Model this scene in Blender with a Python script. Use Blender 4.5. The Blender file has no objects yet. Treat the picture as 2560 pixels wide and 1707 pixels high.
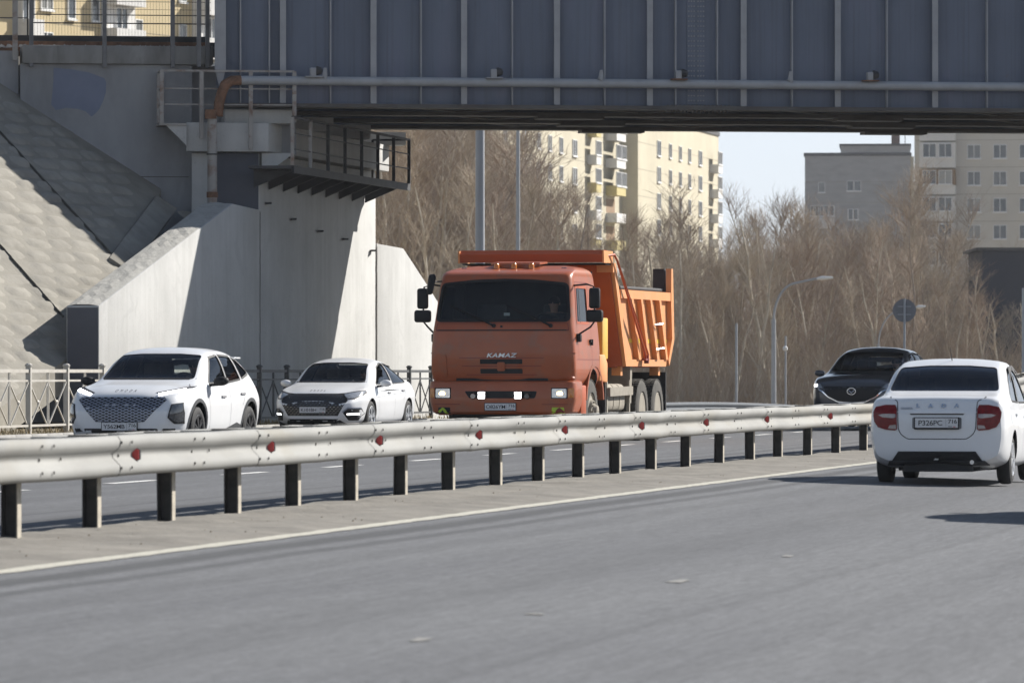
import bpy, bmesh, math, random
import numpy as np
from mathutils import Vector, Matrix
from mathutils.bvhtree import BVHTree

scene = bpy.context.scene
R = math.radians
PHI = R(10.8)                      # the road runs along world +Y; the camera looks 10.8 degrees to its left
SP, CP = math.sin(PHI), math.cos(PHI)
FPX, HCAM, HROW = 14222.0, 1.25, 930.0

# ---------------------------------------------------------------- camera
cam_d = bpy.data.cameras.new('camera')
cam = bpy.data.objects.new('camera', cam_d)
scene.collection.objects.link(cam)
cam.location = (0, 0, HCAM)
cam.rotation_euler = (R(90), 0, PHI)
cam_d.sensor_width = 36.0
cam_d.lens = 200.0
cam_d.shift_y = (HROW - 853.5) / 2560.0
cam_d.clip_start = 1.0
cam_d.clip_end = 6000.0
cam_d.dof.use_dof = True
cam_d.dof.focus_distance = 93.0
cam_d.dof.aperture_fstop = 7.1
scene.camera = cam

# ---------------------------------------------------------------- sky and sun
SUN = Vector((0.80, 0.90, 0.77)).normalized()      # direction towards the sun
world = bpy.data.worlds.new('World')
scene.world = world
world.use_nodes = True
wn = world.node_tree
wn.nodes.clear()
w_out = wn.nodes.new('ShaderNodeOutputWorld')
w_bg = wn.nodes.new('ShaderNodeBackground')
w_sky = wn.nodes.new('ShaderNodeTexSky')
w_sky.sky_type = 'NISHITA'
w_sky.sun_disc = False
w_sky.sun_elevation = math.asin(SUN.z)
w_sky.sun_rotation = math.atan2(SUN.x, SUN.y)
w_sky.air_density = 1.0
w_sky.dust_density = .3
w_sky.ozone_density = 1.5
w_bg.inputs['Strength'].default_value = 0.05
# pale haze and thin cloud low in the sky, clear blue overhead
w_tc = wn.nodes.new('ShaderNodeTexCoord')
w_sep = wn.nodes.new('ShaderNodeSeparateXYZ')
w_el = wn.nodes.new('ShaderNodeMapRange')
w_el.interpolation_type = 'SMOOTHSTEP'
w_el.inputs[1].default_value, w_el.inputs[2].default_value = 0.0, .40
w_el.inputs[3].default_value, w_el.inputs[4].default_value = .86, .06
w_map = wn.nodes.new('ShaderNodeMapping')
w_map.inputs['Scale'].default_value = (1.0, 1.0, 5.0)
w_no = wn.nodes.new('ShaderNodeTexNoise')
w_no.inputs['Scale'].default_value = 2.2
w_no.inputs['Detail'].default_value = 7
w_mr = wn.nodes.new('ShaderNodeMapRange')
w_mr.inputs[1].default_value, w_mr.inputs[2].default_value = .3, .75
w_mr.inputs[3].default_value, w_mr.inputs[4].default_value = .75, 1.1
w_mu = wn.nodes.new('ShaderNodeMath')
w_mu.operation = 'MULTIPLY'
w_mu.use_clamp = True
w_mx = wn.nodes.new('ShaderNodeMix')
w_mx.data_type = 'RGBA'
w_mx.inputs[7].default_value = (11.8, 12.9, 14.8, 1)
wn.links.new(w_tc.outputs['Generated'], w_sep.inputs[0])
wn.links.new(w_sep.outputs[2], w_el.inputs[0])
wn.links.new(w_tc.outputs['Generated'], w_map.inputs[0])
wn.links.new(w_map.outputs[0], w_no.inputs['Vector'])
wn.links.new(w_no.outputs[0], w_mr.inputs[0])
wn.links.new(w_mr.outputs[0], w_mu.inputs[0])
wn.links.new(w_el.outputs[0], w_mu.inputs[1])
wn.links.new(w_mu.outputs[0], w_mx.inputs[0])
wn.links.new(w_sky.outputs[0], w_mx.inputs[6])
wn.links.new(w_mx.outputs[2], w_bg.inputs['Color'])
wn.links.new(w_bg.outputs[0], w_out.inputs['Surface'])

sun_d = bpy.data.lights.new('sun', 'SUN')
sun_d.energy = 5.0
sun_d.angle = R(0.53)
sun_d.color = (1.0, 0.955, 0.885)
sun = bpy.data.objects.new('sun', sun_d)
scene.collection.objects.link(sun)
sun.rotation_euler = SUN.to_track_quat('Z', 'Y').to_euler()
sun.location = (40, 60, 60)

scene.view_settings.view_transform = 'Standard'
scene.view_settings.look = 'None'
scene.view_settings.exposure = 0.62
scene.view_settings.gamma = 1.0
scene.view_settings.use_curve_mapping = False
scene.render.engine = 'CYCLES'
scene.cycles.use_denoising = True
scene.cycles.volume_bounces = 0
scene.cycles.max_bounces = 6
scene.cycles.diffuse_bounces = 3
scene.cycles.glossy_bounces = 3
scene.cycles.transmission_bounces = 4
scene.cycles.transparent_max_bounces = 12
scene.cycles.caustics_reflective = False
scene.cycles.caustics_refractive = False

# ---------------------------------------------------------------- helpers
COL = scene.collection
rnd = random.Random(7)


def cw(xc, yc, z=0.0):
    """camera-frame metres (right, ahead) to world"""
    return Vector((xc * CP - yc * SP, xc * SP + yc * CP, z))


def at(px, row, yc):
    """where a line of sight stands at depth yc"""
    return cw((px - 1280.0) / FPX * yc, yc, HCAM + (HROW - row) / FPX * yc)


def tag(o, label=None, cat=None, group=None, kind=None):
    if label: o['label'] = label
    if cat: o['category'] = cat
    if group: o['group'] = group
    if kind: o['kind'] = kind
    return o


def thing(name, label, cat, loc=(0, 0, 0), rz=0.0, group=None):
    o = bpy.data.objects.new(name, None)
    COL.objects.link(o)
    o.location = loc
    o.rotation_euler = (0, 0, rz)
    return tag(o, label, cat, group)


def link(name, me, parent=None, loc=None, rz=None):
    o = bpy.data.objects.new(name, me)
    COL.objects.link(o)
    if parent is not None: o.parent = parent
    if loc is not None: o.location = loc
    if rz is not None: o.rotation_euler = (0, 0, rz)
    return o


def copy_tree(o, parent=None):
    c = o.copy()
    COL.objects.link(c)
    c.parent = parent
    for ch in o.children:
        copy_tree(ch, c)
    return c


class MB:
    """collects shapes, then builds ONE mesh"""

    def __init__(s):
        s.v, s.f, s.m = [], [], []
        s.mi = 0

    def add(s, vs, fs):
        b = len(s.v)
        s.v += [tuple(p) for p in vs]
        s.f += [tuple(i + b for i in f) for f in fs]
        s.m += [s.mi] * len(fs)
        return s

    def box(s, x0, x1, y0, y1, z0, z1):
        vs = [(x0, y0, z0), (x1, y0, z0), (x1, y1, z0), (x0, y1, z0), (x0, y0, z1), (x1, y0, z1), (x1, y1, z1), (x0, y1, z1)]
        return s.add(vs, [(3, 2, 1, 0), (4, 5, 6, 7), (0, 1, 5, 4), (1, 2, 6, 5), (2, 3, 7, 6), (3, 0, 4, 7)])

    def bar(s, a, b, w, h, up=(0, 0, 1)):
        a, b = Vector(a), Vector(b)
        d = (b - a).normalized()
        u = Vector(up)
        if abs(d.dot(u)) > 0.97: u = Vector((1, 0, 0)) if abs(d.x) < .9 else Vector((0, 1, 0))
        n = d.cross(u).normalized()
        u = n.cross(d).normalized()
        vs = []
        for p in (a, b):
            for (i, j) in ((-1, -1), (1, -1), (1, 1), (-1, 1)):
                vs.append(p + n * (i * w / 2) + u * (j * h / 2))
        return s.add(vs, [(0, 1, 2, 3), (7, 6, 5, 4), (0, 4, 5, 1), (1, 5, 6, 2), (2, 6, 7, 3), (3, 7, 4, 0)])

    def tube(s, pts, r, n=8, cap=True):
        pts = [Vector(p) for p in pts]
        rs = r if isinstance(r, (list, tuple)) else [r] * len(pts)
        vs, fs = [], []
        prev = None
        for i, p in enumerate(pts):
            d = (pts[min(i + 1, len(pts) - 1)] - pts[max(i - 1, 0)]).normalized()
            if prev is None:
                u = Vector((0, 0, 1)) if abs(d.z) < .9 else Vector((1, 0, 0))
            else:
                u = prev
            a = d.cross(u)
            if a.length < 1e-6: a = d.orthogonal()
            a.normalize()
            u = a.cross(d).normalized()
            prev = u
            for k in range(n):
                t = 2 * math.pi * k / n
                vs.append(p + (a * math.cos(t) + u * math.sin(t)) * rs[i])
        for i in range(len(pts) - 1):
            for k in range(n):
                k2 = (k + 1) % n
                fs.append((i * n + k, i * n + k2, (i + 1) * n + k2, (i + 1) * n + k))
        if cap:
            fs.append(tuple(range(n - 1, -1, -1)))
            fs.append(tuple((len(pts) - 1) * n + k for k in range(n)))
        return s.add(vs, fs)

    def prism(s, poly, vec):
        """a planar 3-D polygon pushed along vec"""
        n = len(poly)
        v = Vector(vec)
        vs = [Vector(p) for p in poly] + [Vector(p) + v for p in poly]
        fs = [tuple(range(n - 1, -1, -1)), tuple(range(n, 2 * n))]
        fs += [(i, (i + 1) % n, n + (i + 1) % n, n + i) for i in range(n)]
        return s.add(vs, fs)

    def lathe(s, prof, n=24, axis='y', c=(0, 0, 0), close=False):
        """prof: (along, radius)"""
        vs, fs = [], []
        for (a, r) in prof:
            for k in range(n):
                t = 2 * math.pi * k / n
                if axis == 'y': p = (c[0] + r * math.cos(t), c[1] + a, c[2] + r * math.sin(t))
                elif axis == 'x': p = (c[0] + a, c[1] + r * math.cos(t), c[2] + r * math.sin(t))
                else: p = (c[0] + r * math.cos(t), c[1] + r * math.sin(t), c[2] + a)
                vs.append(p)
        m = len(prof)
        for i in range(m - 1 if not close else m):
            j = (i + 1) % m
            for k in range(n):
                k2 = (k + 1) % n
                fs.append((i * n + k, i * n + k2, j * n + k2, j * n + k))
        if not close:
            fs.append(tuple(range(n - 1, -1, -1)))
            fs.append(tuple((m - 1) * n + k for k in range(n)))
        return s.add(vs, fs)

    def mesh(s, name, mats, smooth=None, bevel=None):
        me = bpy.data.meshes.new(name)
        me.from_pydata(s.v, [], s.f)
        for m in (mats if isinstance(mats, (list, tuple)) else [mats]): me.materials.append(m)
        if isinstance(mats, (list, tuple)) and len(mats) > 1: me.polygons.foreach_set('material_index', s.m)
        bm = bmesh.new()
        bm.from_mesh(me)
        bmesh.ops.recalc_face_normals(bm, faces=bm.faces)
        if bevel:
            es = [e for e in bm.edges if len(e.link_faces) == 2 and e.calc_face_angle(0) > R(30)]
            bmesh.ops.bevel(bm, geom=es, offset=bevel, segments=2, affect='EDGES', profile=.5)
            smooth = smooth or 40
        bm.to_mesh(me)
        bm.free()
        if smooth:
            me.polygons.foreach_set('use_smooth', [True] * len(me.polygons))
            me.set_sharp_from_angle(angle=R(smooth))
        me.update()
        return me

    def build(s, name, mats, parent=None, smooth=None, bevel=None, loc=None, rz=None):
        return link(name, s.mesh(name, mats, smooth, bevel), parent, loc, rz)


def text_mesh(txt, size=1.0, ext=0.01, bold=0.0, shear=0.0, spacing=1.0, res=3):
    cu = bpy.data.curves.new('txt', 'FONT')
    cu.body = txt
    cu.size = size
    cu.extrude = ext
    cu.offset = bold
    cu.shear = shear
    cu.space_character = spacing
    cu.align_x = 'CENTER'
    cu.align_y = 'CENTER'
    cu.resolution_u = res
    o = bpy.data.objects.new('txt', cu)
    COL.objects.link(o)
    bpy.context.view_layer.update()
    me = bpy.data.meshes.new_from_object(o.evaluated_get(bpy.context.evaluated_depsgraph_get()))
    bpy.data.objects.remove(o)
    bpy.data.curves.remove(cu)
    vs = [v.co.copy() for v in me.vertices]
    fs = [tuple(p.vertices) for p in me.polygons]
    bpy.data.meshes.remove(me)
    return vs, fs


# ---------------------------------------------------------------- materials
def nodes_of(name):
    m = bpy.data.materials.new(name)
    m.use_nodes = True
    nt = m.node_tree
    b = nt.nodes['Principled BSDF']
    return m, nt, b


def ramp(nt, fac, stops):
    r = nt.nodes.new('ShaderNodeValToRGB')
    el = r.color_ramp.elements
    while len(el) > 1: el.remove(el[0])
    el[0].position, el[0].color = stops[0][0], (*stops[0][1], 1)
    for p, c in stops[1:]:
        e = el.new(p)
        e.color = (*c, 1)
    nt.links.new(fac, r.inputs[0])
    return r.outputs[0]


def noise(nt, vec, scale, detail=4, rough=.55, dist=0):
    n = nt.nodes.new('ShaderNodeTexNoise')
    n.inputs['Scale'].default_value = scale
    n.inputs['Detail'].default_value = detail
    n.inputs['Roughness'].default_value = rough
    n.inputs['Distortion'].default_value = dist
    if vec is not None: nt.links.new(vec, n.inputs['Vector'])
    return n.outputs[0]


def coords(nt, kind='world', scale=(1, 1, 1)):
    if kind == 'world':
        v = nt.nodes.new('ShaderNodeNewGeometry').outputs['Position']
    else:
        v = nt.nodes.new('ShaderNodeTexCoord').outputs['Object']
    mp = nt.nodes.new('ShaderNodeMapping')
    mp.inputs['Scale'].default_value = scale
    nt.links.new(v, mp.inputs[0])
    return mp.outputs[0]


def mixc(nt, fac, a, b, mode='MIX'):
    m = nt.nodes.new('ShaderNodeMix')
    m.data_type = 'RGBA'
    m.blend_type = mode
    for sock, val in ((m.inputs[0], fac), (m.inputs[6], a), (m.inputs[7], b)):
        if isinstance(val, (int, float)): sock.default_value = val
        elif isinstance(val, (tuple, list)): sock.default_value = (*val[:3], 1)
        else: nt.links.new(val, sock)
    return m.outputs[2]


def mul(c, k): return tuple(max(0, min(1, x * k)) for x in c)


def pmat(name, col, rough=.6, metal=0.0, var=.12, scale=3.0, stretch=(1, 1, 1), bump=0.0, bscale=40.0, coat=0.0, spec=.5,
         dirt=None, dirt_amt=.5, dirt_scale=1.5, space='obj'):
    """base colour with cloudy variation, optional dirt patches and fine bump"""
    m, nt, b = nodes_of(name)
    v = coords(nt, space, stretch)
    c = ramp(nt, noise(nt, v, scale, 6, .6), [(.3, mul(col, 1 - var)), (.7, mul(col, 1 + var))])
    if dirt:
        f = ramp(nt, noise(nt, v, dirt_scale, 8, .65, .4), [(.5, (0, 0, 0)), (.72, (dirt_amt,) * 3)])
        c = mixc(nt, f, c, dirt)
    nt.links.new(c, b.inputs['Base Color'])
    b.inputs['Roughness'].default_value = rough
    b.inputs['Metallic'].default_value = metal
    b.inputs['Specular IOR Level'].default_value = spec
    b.inputs['Coat Weight'].default_value = coat
    b.inputs['Coat Roughness'].default_value = .06
    if bump:
        bp = nt.nodes.new('ShaderNodeBump')
        bp.inputs['Strength'].default_value = bump
        bp.inputs['Distance'].default_value = .02
        nt.links.new(noise(nt, coords(nt, space), bscale, 5, .6), bp.inputs['Height'])
        nt.links.new(bp.outputs[0], b.inputs['Normal'])
    return m


def emat(name, col, strength):
    m, nt, b = nodes_of(name)
    b.inputs['Base Color'].default_value = (*mul(col, .8), 1)
    b.inputs['Emission Color'].default_value = (*col, 1)
    b.inputs['Emission Strength'].default_value = strength
    return m


def glass_mat(name, tint, rough=.02, refl=1.0):
    """thin pane: tinted see-through plus mirror reflection by Fresnel"""
    m, nt, b = nodes_of(name)
    nt.nodes.remove(b)
    out = nt.nodes['Material Output']
    tr = nt.nodes.new('ShaderNodeBsdfTransparent')
    tr.inputs[0].default_value = (*tint, 1)
    gl = nt.nodes.new('ShaderNodeBsdfGlossy')
    gl.inputs['Roughness'].default_value = rough
    gl.inputs[0].default_value = (.9 * refl, .93 * refl, 1.0 * refl, 1)
    fr = nt.nodes.new('ShaderNodeFresnel')
    fr.inputs[0].default_value = 1.5
    mx = nt.nodes.new('ShaderNodeMixShader')
    nt.links.new(fr.outputs[0], mx.inputs[0])
    nt.links.new(tr.outputs[0], mx.inputs[1])
    nt.links.new(gl.outputs[0], mx.inputs[2])
    nt.links.new(mx.outputs[0], out.inputs['Surface'])
    return m
# ================================================================ ground, roads, markings
RAILX = -11.45


def zfar(x, y):
    """height of the far carriageway"""
    z = .05 * min(1, max(0, (-11.8 - x) / 2.5))
    if y > 126: z -= (y - 126) * .0125
    return z


def znear(x): return -.034 * (x + 10.0)


def strip(name, xs, ys, zf, mat, kind='structure'):
    vs = [(x, y, zf(x, y)) for y in ys for x in xs]
    n = len(xs)
    fs = [(j * n + i, j * n + i + 1, (j + 1) * n + i + 1, (j + 1) * n + i) for j in range(len(ys) - 1) for i in range(n - 1)]
    me = bpy.data.meshes.new(name)
    me.from_pydata(vs, [], fs)
    me.materials.append(mat)
    me.polygons.foreach_set('use_smooth', [True] * len(fs))
    o = link(name, me)
    return tag(o, kind=kind)


def asphalt_mat(name, base, xc, streaks):
    """aggregate grain, traffic-direction streaks (polished wheel tracks, tar) and patches"""
    m, nt, b = nodes_of(name)
    w1 = coords(nt, 'world', (1, 1, 1))
    c = ramp(nt, noise(nt, w1, 55, 3, .75), [(.3, mul(base, .55)), (.5, base), (.72, mul(base, 1.6))])
    c = mixc(nt, .5, c, ramp(nt, noise(nt, w1, 230, 2, .7), [(.35, mul(base, .35)), (.52, base), (.68, mul(base, 2.1))]))
    c = mixc(nt, 1.0, c, ramp(nt, noise(nt, w1, 17, 4, .7), [(.3, (.72, .72, .72)), (.7, (1.27, 1.27, 1.27))]), 'MULTIPLY')
    c = mixc(nt, 1.0, c, ramp(nt, noise(nt, coords(nt, 'world', (1, .045, 1)), 24, 4, .75), [(.3, (.80, .80, .80)), (.5, (1, 1, 1)), (.7, (1.2, 1.2, 1.2))]), 'MULTIPLY')
    big = ramp(nt, noise(nt, coords(nt, 'world', (.5, .045, 1)), 1.0, 6, .6, .6), [(.3, (.88, .88, .89)), (.7, (1.1, 1.1, 1.09))])
    c = mixc(nt, 1.0, c, big, 'MULTIPLY')
    lanes = ramp(nt, noise(nt, coords(nt, 'world', (1.6, .006, 1)), 1.0, 3, .5), [(.32, (.88, .88, .885)), (.6, (1.06, 1.06, 1.06))])
    c = mixc(nt, 1.0, c, lanes, 'MULTIPLY')
    sx = nt.nodes.new('ShaderNodeSeparateXYZ')
    nt.links.new(nt.nodes.new('ShaderNodeNewGeometry').outputs['Position'], sx.inputs[0])
    wob = nt.nodes.new('ShaderNodeMath'); wob.operation = 'MULTIPLY_ADD'
    nt.links.new(noise(nt, coords(nt, 'world', (0, .12, 0)), 1.0, 3, .6), wob.inputs[0])
    wob.inputs[1].default_value = .22
    nt.links.new(sx.outputs[0], wob.inputs[2])
    for (x, wid, k) in streaks:                      # narrow dark tar / rubber lines running with the road
        d = nt.nodes.new('ShaderNodeMath'); d.operation = 'SUBTRACT'; d.inputs[1].default_value = x + .11
        nt.links.new(wob.outputs[0], d.inputs[0])
        a = nt.nodes.new('ShaderNodeMath'); a.operation = 'ABSOLUTE'; nt.links.new(d.outputs[0], a.inputs[0])
        mr = nt.nodes.new('ShaderNodeMapRange'); mr.interpolation_type = 'SMOOTHSTEP'
        nt.links.new(a.outputs[0], mr.inputs[0])
        mr.inputs[1].default_value = wid * .25; mr.inputs[2].default_value = wid
        mr.inputs[3].default_value = k; mr.inputs[4].default_value = 0
        c = mixc(nt, mr.outputs[0], c, mul(base, .35))
    nt.links.new(c, b.inputs['Base Color'])
    b.inputs['Roughness'].default_value = .82
    b.inputs['Specular IOR Level'].default_value = .35
    bp = nt.nodes.new('ShaderNodeBump')
    bp.inputs['Strength'].default_value = .35
    bp.inputs['Distance'].default_value = .012
    nt.links.new(noise(nt, w1, 120, 3, .7), bp.inputs['Height'])
    nt.links.new(bp.outputs[0], b.inputs['Normal'])
    return m


M = {}
M['asphalt_near'] = asphalt_mat('asphalt near', (.138, .141, .148), 0, [(-9.42, .22, .7), (-9.02, .13, .55), (-8.5, .25, .25), (-6.9, .45, .18), (-5.2, .07, .2)])
M['asphalt_far'] = asphalt_mat('asphalt far', (.128, .131, .138), 0, [(-12.75, .16, .55), (-13.25, .08, .4), (-15.1, .3, .15), (-17.0, .3, .15)])
M['sand'] = pmat('median sand', (.205, .19, .165), .95, var=.25, scale=1.3, bump=.9, bscale=9, dirt=(.14, .125, .105), dirt_amt=.75, dirt_scale=1.1, space='world')
M['soil'] = pmat('dry ground', (.20, .16, .105), .95, var=.3, scale=.6, bump=.6, bscale=6, space='world')
M['verge'] = pmat('verge soil', (.21, .175, .115), .95, var=.3, scale=1.5, bump=.8, bscale=14, space='world')
M['concrete_kerb'] = pmat('kerb concrete', (.36, .35, .33), .85, var=.15, scale=2, bump=.3, space='world')


def paint_mat(name, col, wear):
    m, nt, b = nodes_of(name)
    v = coords(nt, 'world', (1, 1, 1))
    f = ramp(nt, noise(nt, v, 26, 5, .7), [(wear - .06, (0, 0, 0)), (wear + .08, (1, 1, 1))])
    c = mixc(nt, f, (.24, .23, .21), ramp(nt, noise(nt, v, 4, 4), [(.3, mul(col, .85)), (.7, col)]))
    nt.links.new(c, b.inputs['Base Color'])
    b.inputs['Roughness'].default_value = .7
    return m


M['line'] = paint_mat('road paint', (.56, .535, .45), .40)
M['line_far'] = paint_mat('road paint white', (.8, .79, .76), .30)
M['line_worn'] = paint_mat('worn road paint', (.42, .41, .39), .56)

# one sheet to the horizon
g = MB().add([(-2500, -300, -1.0), (2500, -300, -1.0), (2500, 4000, -1.0), (-2500, 4000, -1.0)], [(0, 1, 2, 3)]).build('ground', M['soil'])
tag(g, kind='structure')
ysl = [-10 + 5 * i for i in range(60)]
strip('road_near', [-10.02, -6, -2, 2, 6, 10], ysl, lambda x, y: znear(x), M['asphalt_near'])
strip('road_far', [-26, -22, -18, -15, -14.3, -13, -12.4, -11.8, -11.5], [20 + 3 * i for i in range(90)], zfar, M['asphalt_far'])
# sandy median, slightly heaped around the posts
mrnd = random.Random(3)
xs = [-12.05, -11.8, -11.6, -11.4, -11.2, -11.0, -10.7, -10.4, -10.15, -9.93]
ys = [18 + .5 * i for i in range(220)]
bumps = {(i, j): mrnd.uniform(-.018, .022) for i in range(len(xs)) for j in range(len(ys))}


def zmed(x, y):
    i, j = xs.index(x), ys.index(y)
    e = min(1, (x + 12.05) / .3, (-9.93 - x) / .4)
    return .004 + max(0, e) * (.022 + bumps[(i, j)]) - (.03 if x < -12 else 0) + (.0 if x < -9.95 else -.004)


strip('median', xs, ys, zmed, M['sand'])
mb = MB()
prs = random.Random(11)
for k in range(420):                                  # pebbles and clods on the median
    x, y, r = prs.uniform(-11.9, -10.1), prs.uniform(34, 95), prs.uniform(.004, .014)
    vs = [(x + r * math.cos(a) * prs.uniform(.7, 1.2), y + r * math.sin(a) * prs.uniform(.7, 1.2), .018) for a in (0, 1.3, 2.5, 3.8, 5.1)]
    mb.add(vs + [(x, y, .02 + r * .9)], [(0, 1, 5), (1, 2, 5), (2, 3, 5), (3, 4, 5), (4, 0, 5)])
tag(mb.build('gravel', M['soil']), kind='stuff')


def mark(name, x0, x1, y0, y1, zf, mat, rag=0.0):
    ny = max(2, int((y1 - y0) / .25))
    vs, fs = [], []
    for j in range(ny):
        y = y0 + (y1 - y0) * j / (ny - 1)
        for x in (x0 + rnd.uniform(-rag, rag), x1 + rnd.uniform(-rag, rag)):
            vs.append((x, y, zf(x, y) + .005))
    fs = [(2 * j, 2 * j + 1, 2 * j + 3, 2 * j + 2) for j in range(ny - 1)]
    return tag(MB().add(vs, fs).build(name, mat), kind='structure')


mark('edge_line', -9.92, -9.76, 20, 160, lambda x, y: znear(x), M['line'], .012)
for (y, L) in ((28.65, .34), (31.95, .15), (37.0, .5), (42.3, .3)):
    mark('lane_marking', -6.02, -5.94, y, y + L, lambda x, y: znear(x), M['line_worn'], .02)
for k in range(18):
    mark('lane_marking', -15.78, -15.63, 53.9 + 5.3 * k, 53.9 + 5.3 * k + 2.0, zfar, M['line_far'], .006)
    mark('lane_marking', -19.45, -19.30, 56 + 8 * k, 56 + 8 * k + 2.0, zfar, M['line_far'], .006)
    mark('lane_marking', -23.10, -22.95, 56 + 8 * k, 56 + 8 * k + 2.0, zfar, M['line_far'], .006)

# kerb stones and dry verge along the fence
tag(strip('verge', [-60, -32, -28.2, -27, -26.15], [60 + 4 * i for i in range(40)], lambda x, y: .17 + (-.0125 * (y - 126) if y > 126 else 0) + .01 * math.sin(y * 3.1 + x), M['verge']), kind='structure')
kerb = thing('kerb', 'low grey concrete kerb stones along the far edge of the road below the fence', 'kerb', (-26.08, 60, 0))
kme = MB().box(-.08, .08, 0.005, .99, -.1, .2).mesh('kerb_stone', M['concrete_kerb'], bevel=.015)
for k in range(90):
    link('kerb_stone', kme, kerb, (0, k, .0 if 60 + k < 126 else -.0125 * (60 + k - 126)))
# dead grass tufts on the verge
mb = MB()
for k in range(2600):
    x, y = rnd.uniform(-28.2, -26.25), rnd.uniform(80, 132)
    h, a, wd = rnd.uniform(.05, .16), rnd.uniform(0, 6.28), .012
    dx, dy = math.cos(a), math.sin(a)
    mb.add([(x - dy * wd, y + dx * wd, .16), (x + dy * wd, y - dx * wd, .16), (x + dx * h * .7, y + dy * h * .7, .17 + h)], [(0, 1, 2)])
M['straw'] = pmat('dead grass', (.34, .27, .15), .9, var=.3, scale=.8, space='world')
tag(mb.build('dry_grass', M['straw']), kind='stuff')
# ================================================================ abutment, slope paving, railway bridge
OB = Vector((-28.3, 119.3, 0))
EA = R(19.1)
BM = Matrix.Translation(OB) @ Matrix.Rotation(EA, 4, 'Z')
BMI = BM.inverted()


def bl(p): return BMI @ Vector(p)




def concrete_mat(name, col):
    """board-cast concrete: cloudy tone, rain streaks, fine speckle, faint lift lines"""
    m, nt, b = nodes_of(name)
    w1 = coords(nt, 'world', (1, 1, 1))
    c = ramp(nt, noise(nt, w1, .6, 6, .6), [(.3, mul(col, .88)), (.7, mul(col, 1.08))])
    st = ramp(nt, noise(nt, coords(nt, 'world', (2.2, 2.2, .12)), 1.6, 6, .65), [(.34, (.90, .90, .89)), (.6, (1.02, 1.02, 1.02))])
    c = mixc(nt, .8, c, mixc(nt, 1.0, c, st, 'MULTIPLY'))
    sp = ramp(nt, noise(nt, w1, 14, 6, .75), [(.33, (.62, .62, .61)), (.43, (1, 1, 1))])
    c = mixc(nt, .55, c, mixc(nt, 1.0, c, sp, 'MULTIPLY'))
    pt = ramp(nt, noise(nt, w1, 1.7, 3, .5, .8), [(.60, (0, 0, 0)), (.64, (.35, .35, .35))])
    c = mixc(nt, pt, c, mul(col, .82))
    nt.links.new(c, b.inputs['Base Color'])
    b.inputs['Roughness'].default_value = .9
    b.inputs['Specular IOR Level'].default_value = .3
    bp = nt.nodes.new('ShaderNodeBump')
    bp.inputs['Strength'].default_value = .3
    bp.inputs['Distance'].default_value = .015
    nt.links.new(noise(nt, coords(nt, 'world', (6, 6, 2)), 3, 6, .7), bp.inputs['Height'])
    nt.links.new(bp.outputs[0], b.inputs['Normal'])
    return m


M['conc'] = concrete_mat('painted concrete', (.50, .498, .485))
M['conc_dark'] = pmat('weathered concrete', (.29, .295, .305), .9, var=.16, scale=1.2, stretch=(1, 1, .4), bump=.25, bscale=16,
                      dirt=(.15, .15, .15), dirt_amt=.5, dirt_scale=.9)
M['conc_rough'] = pmat('rough concrete', (.40, .39, .36), .95, var=.2, scale=3, bump=.9, bscale=14, dirt=(.16, .15, .13), dirt_amt=.6, dirt_scale=3)
M['paving'] = pmat('slope concrete', (.285, .268, .232), .95, var=.2, scale=1.2, bump=.6, bscale=12, dirt=(.16, .145, .12), dirt_amt=.5, dirt_scale=1.6, space='world')
M['bedding'] = pmat('slope mortar', (.24, .225, .192), .95, var=.2, scale=1.2, bump=.6, bscale=12, space='world')
M['blue_paint'] = pmat('blue wall paint', (.185, .21, .285), .8, var=.1, scale=1.5, bump=.1)
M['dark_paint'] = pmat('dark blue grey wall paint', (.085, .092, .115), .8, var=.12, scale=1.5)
M['joint'] = pmat('dark joint', (.09, .085, .075), .95, var=.3)


def girder_mat(name, col):
    """old bridge paint: patchy repainting, rain runs, sparse rust"""
    m, nt, b = nodes_of(name)
    w1 = coords(nt, 'obj', (1, 1, 1))
    c = ramp(nt, noise(nt, coords(nt, 'obj', (1, 1, .4)), .9, 5, .55), [(.32, mul(col, .86)), (.55, col), (.72, (col[0] * 1.22, col[1] * 1.10, col[2] * 1.12))])
    runs = ramp(nt, noise(nt, coords(nt, 'obj', (5, 5, .10)), 2.2, 5, .6), [(.30, (.80, .79, .78)), (.5, (1, 1, 1)), (.8, (1.07, 1.06, 1.05))])
    c = mixc(nt, .8, c, mixc(nt, 1.0, c, runs, 'MULTIPLY'))
    ru = ramp(nt, noise(nt, coords(nt, 'obj', (3.5, 3.5, .8)), 2.0, 8, .7), [(.66, (0, 0, 0)), (.74, (.55, .55, .55))])
    c = mixc(nt, ru, c, (.16, .10, .075))
    nt.links.new(c, b.inputs['Base Color'])
    b.inputs['Roughness'].default_value = .62
    bp = nt.nodes.new('ShaderNodeBump')
    bp.inputs['Strength'].default_value = .25
    bp.inputs['Distance'].default_value = .03
    nt.links.new(noise(nt, w1, 1.6, 3, .5), bp.inputs['Height'])
    nt.links.new(bp.outputs[0], b.inputs['Normal'])
    return m


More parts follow.
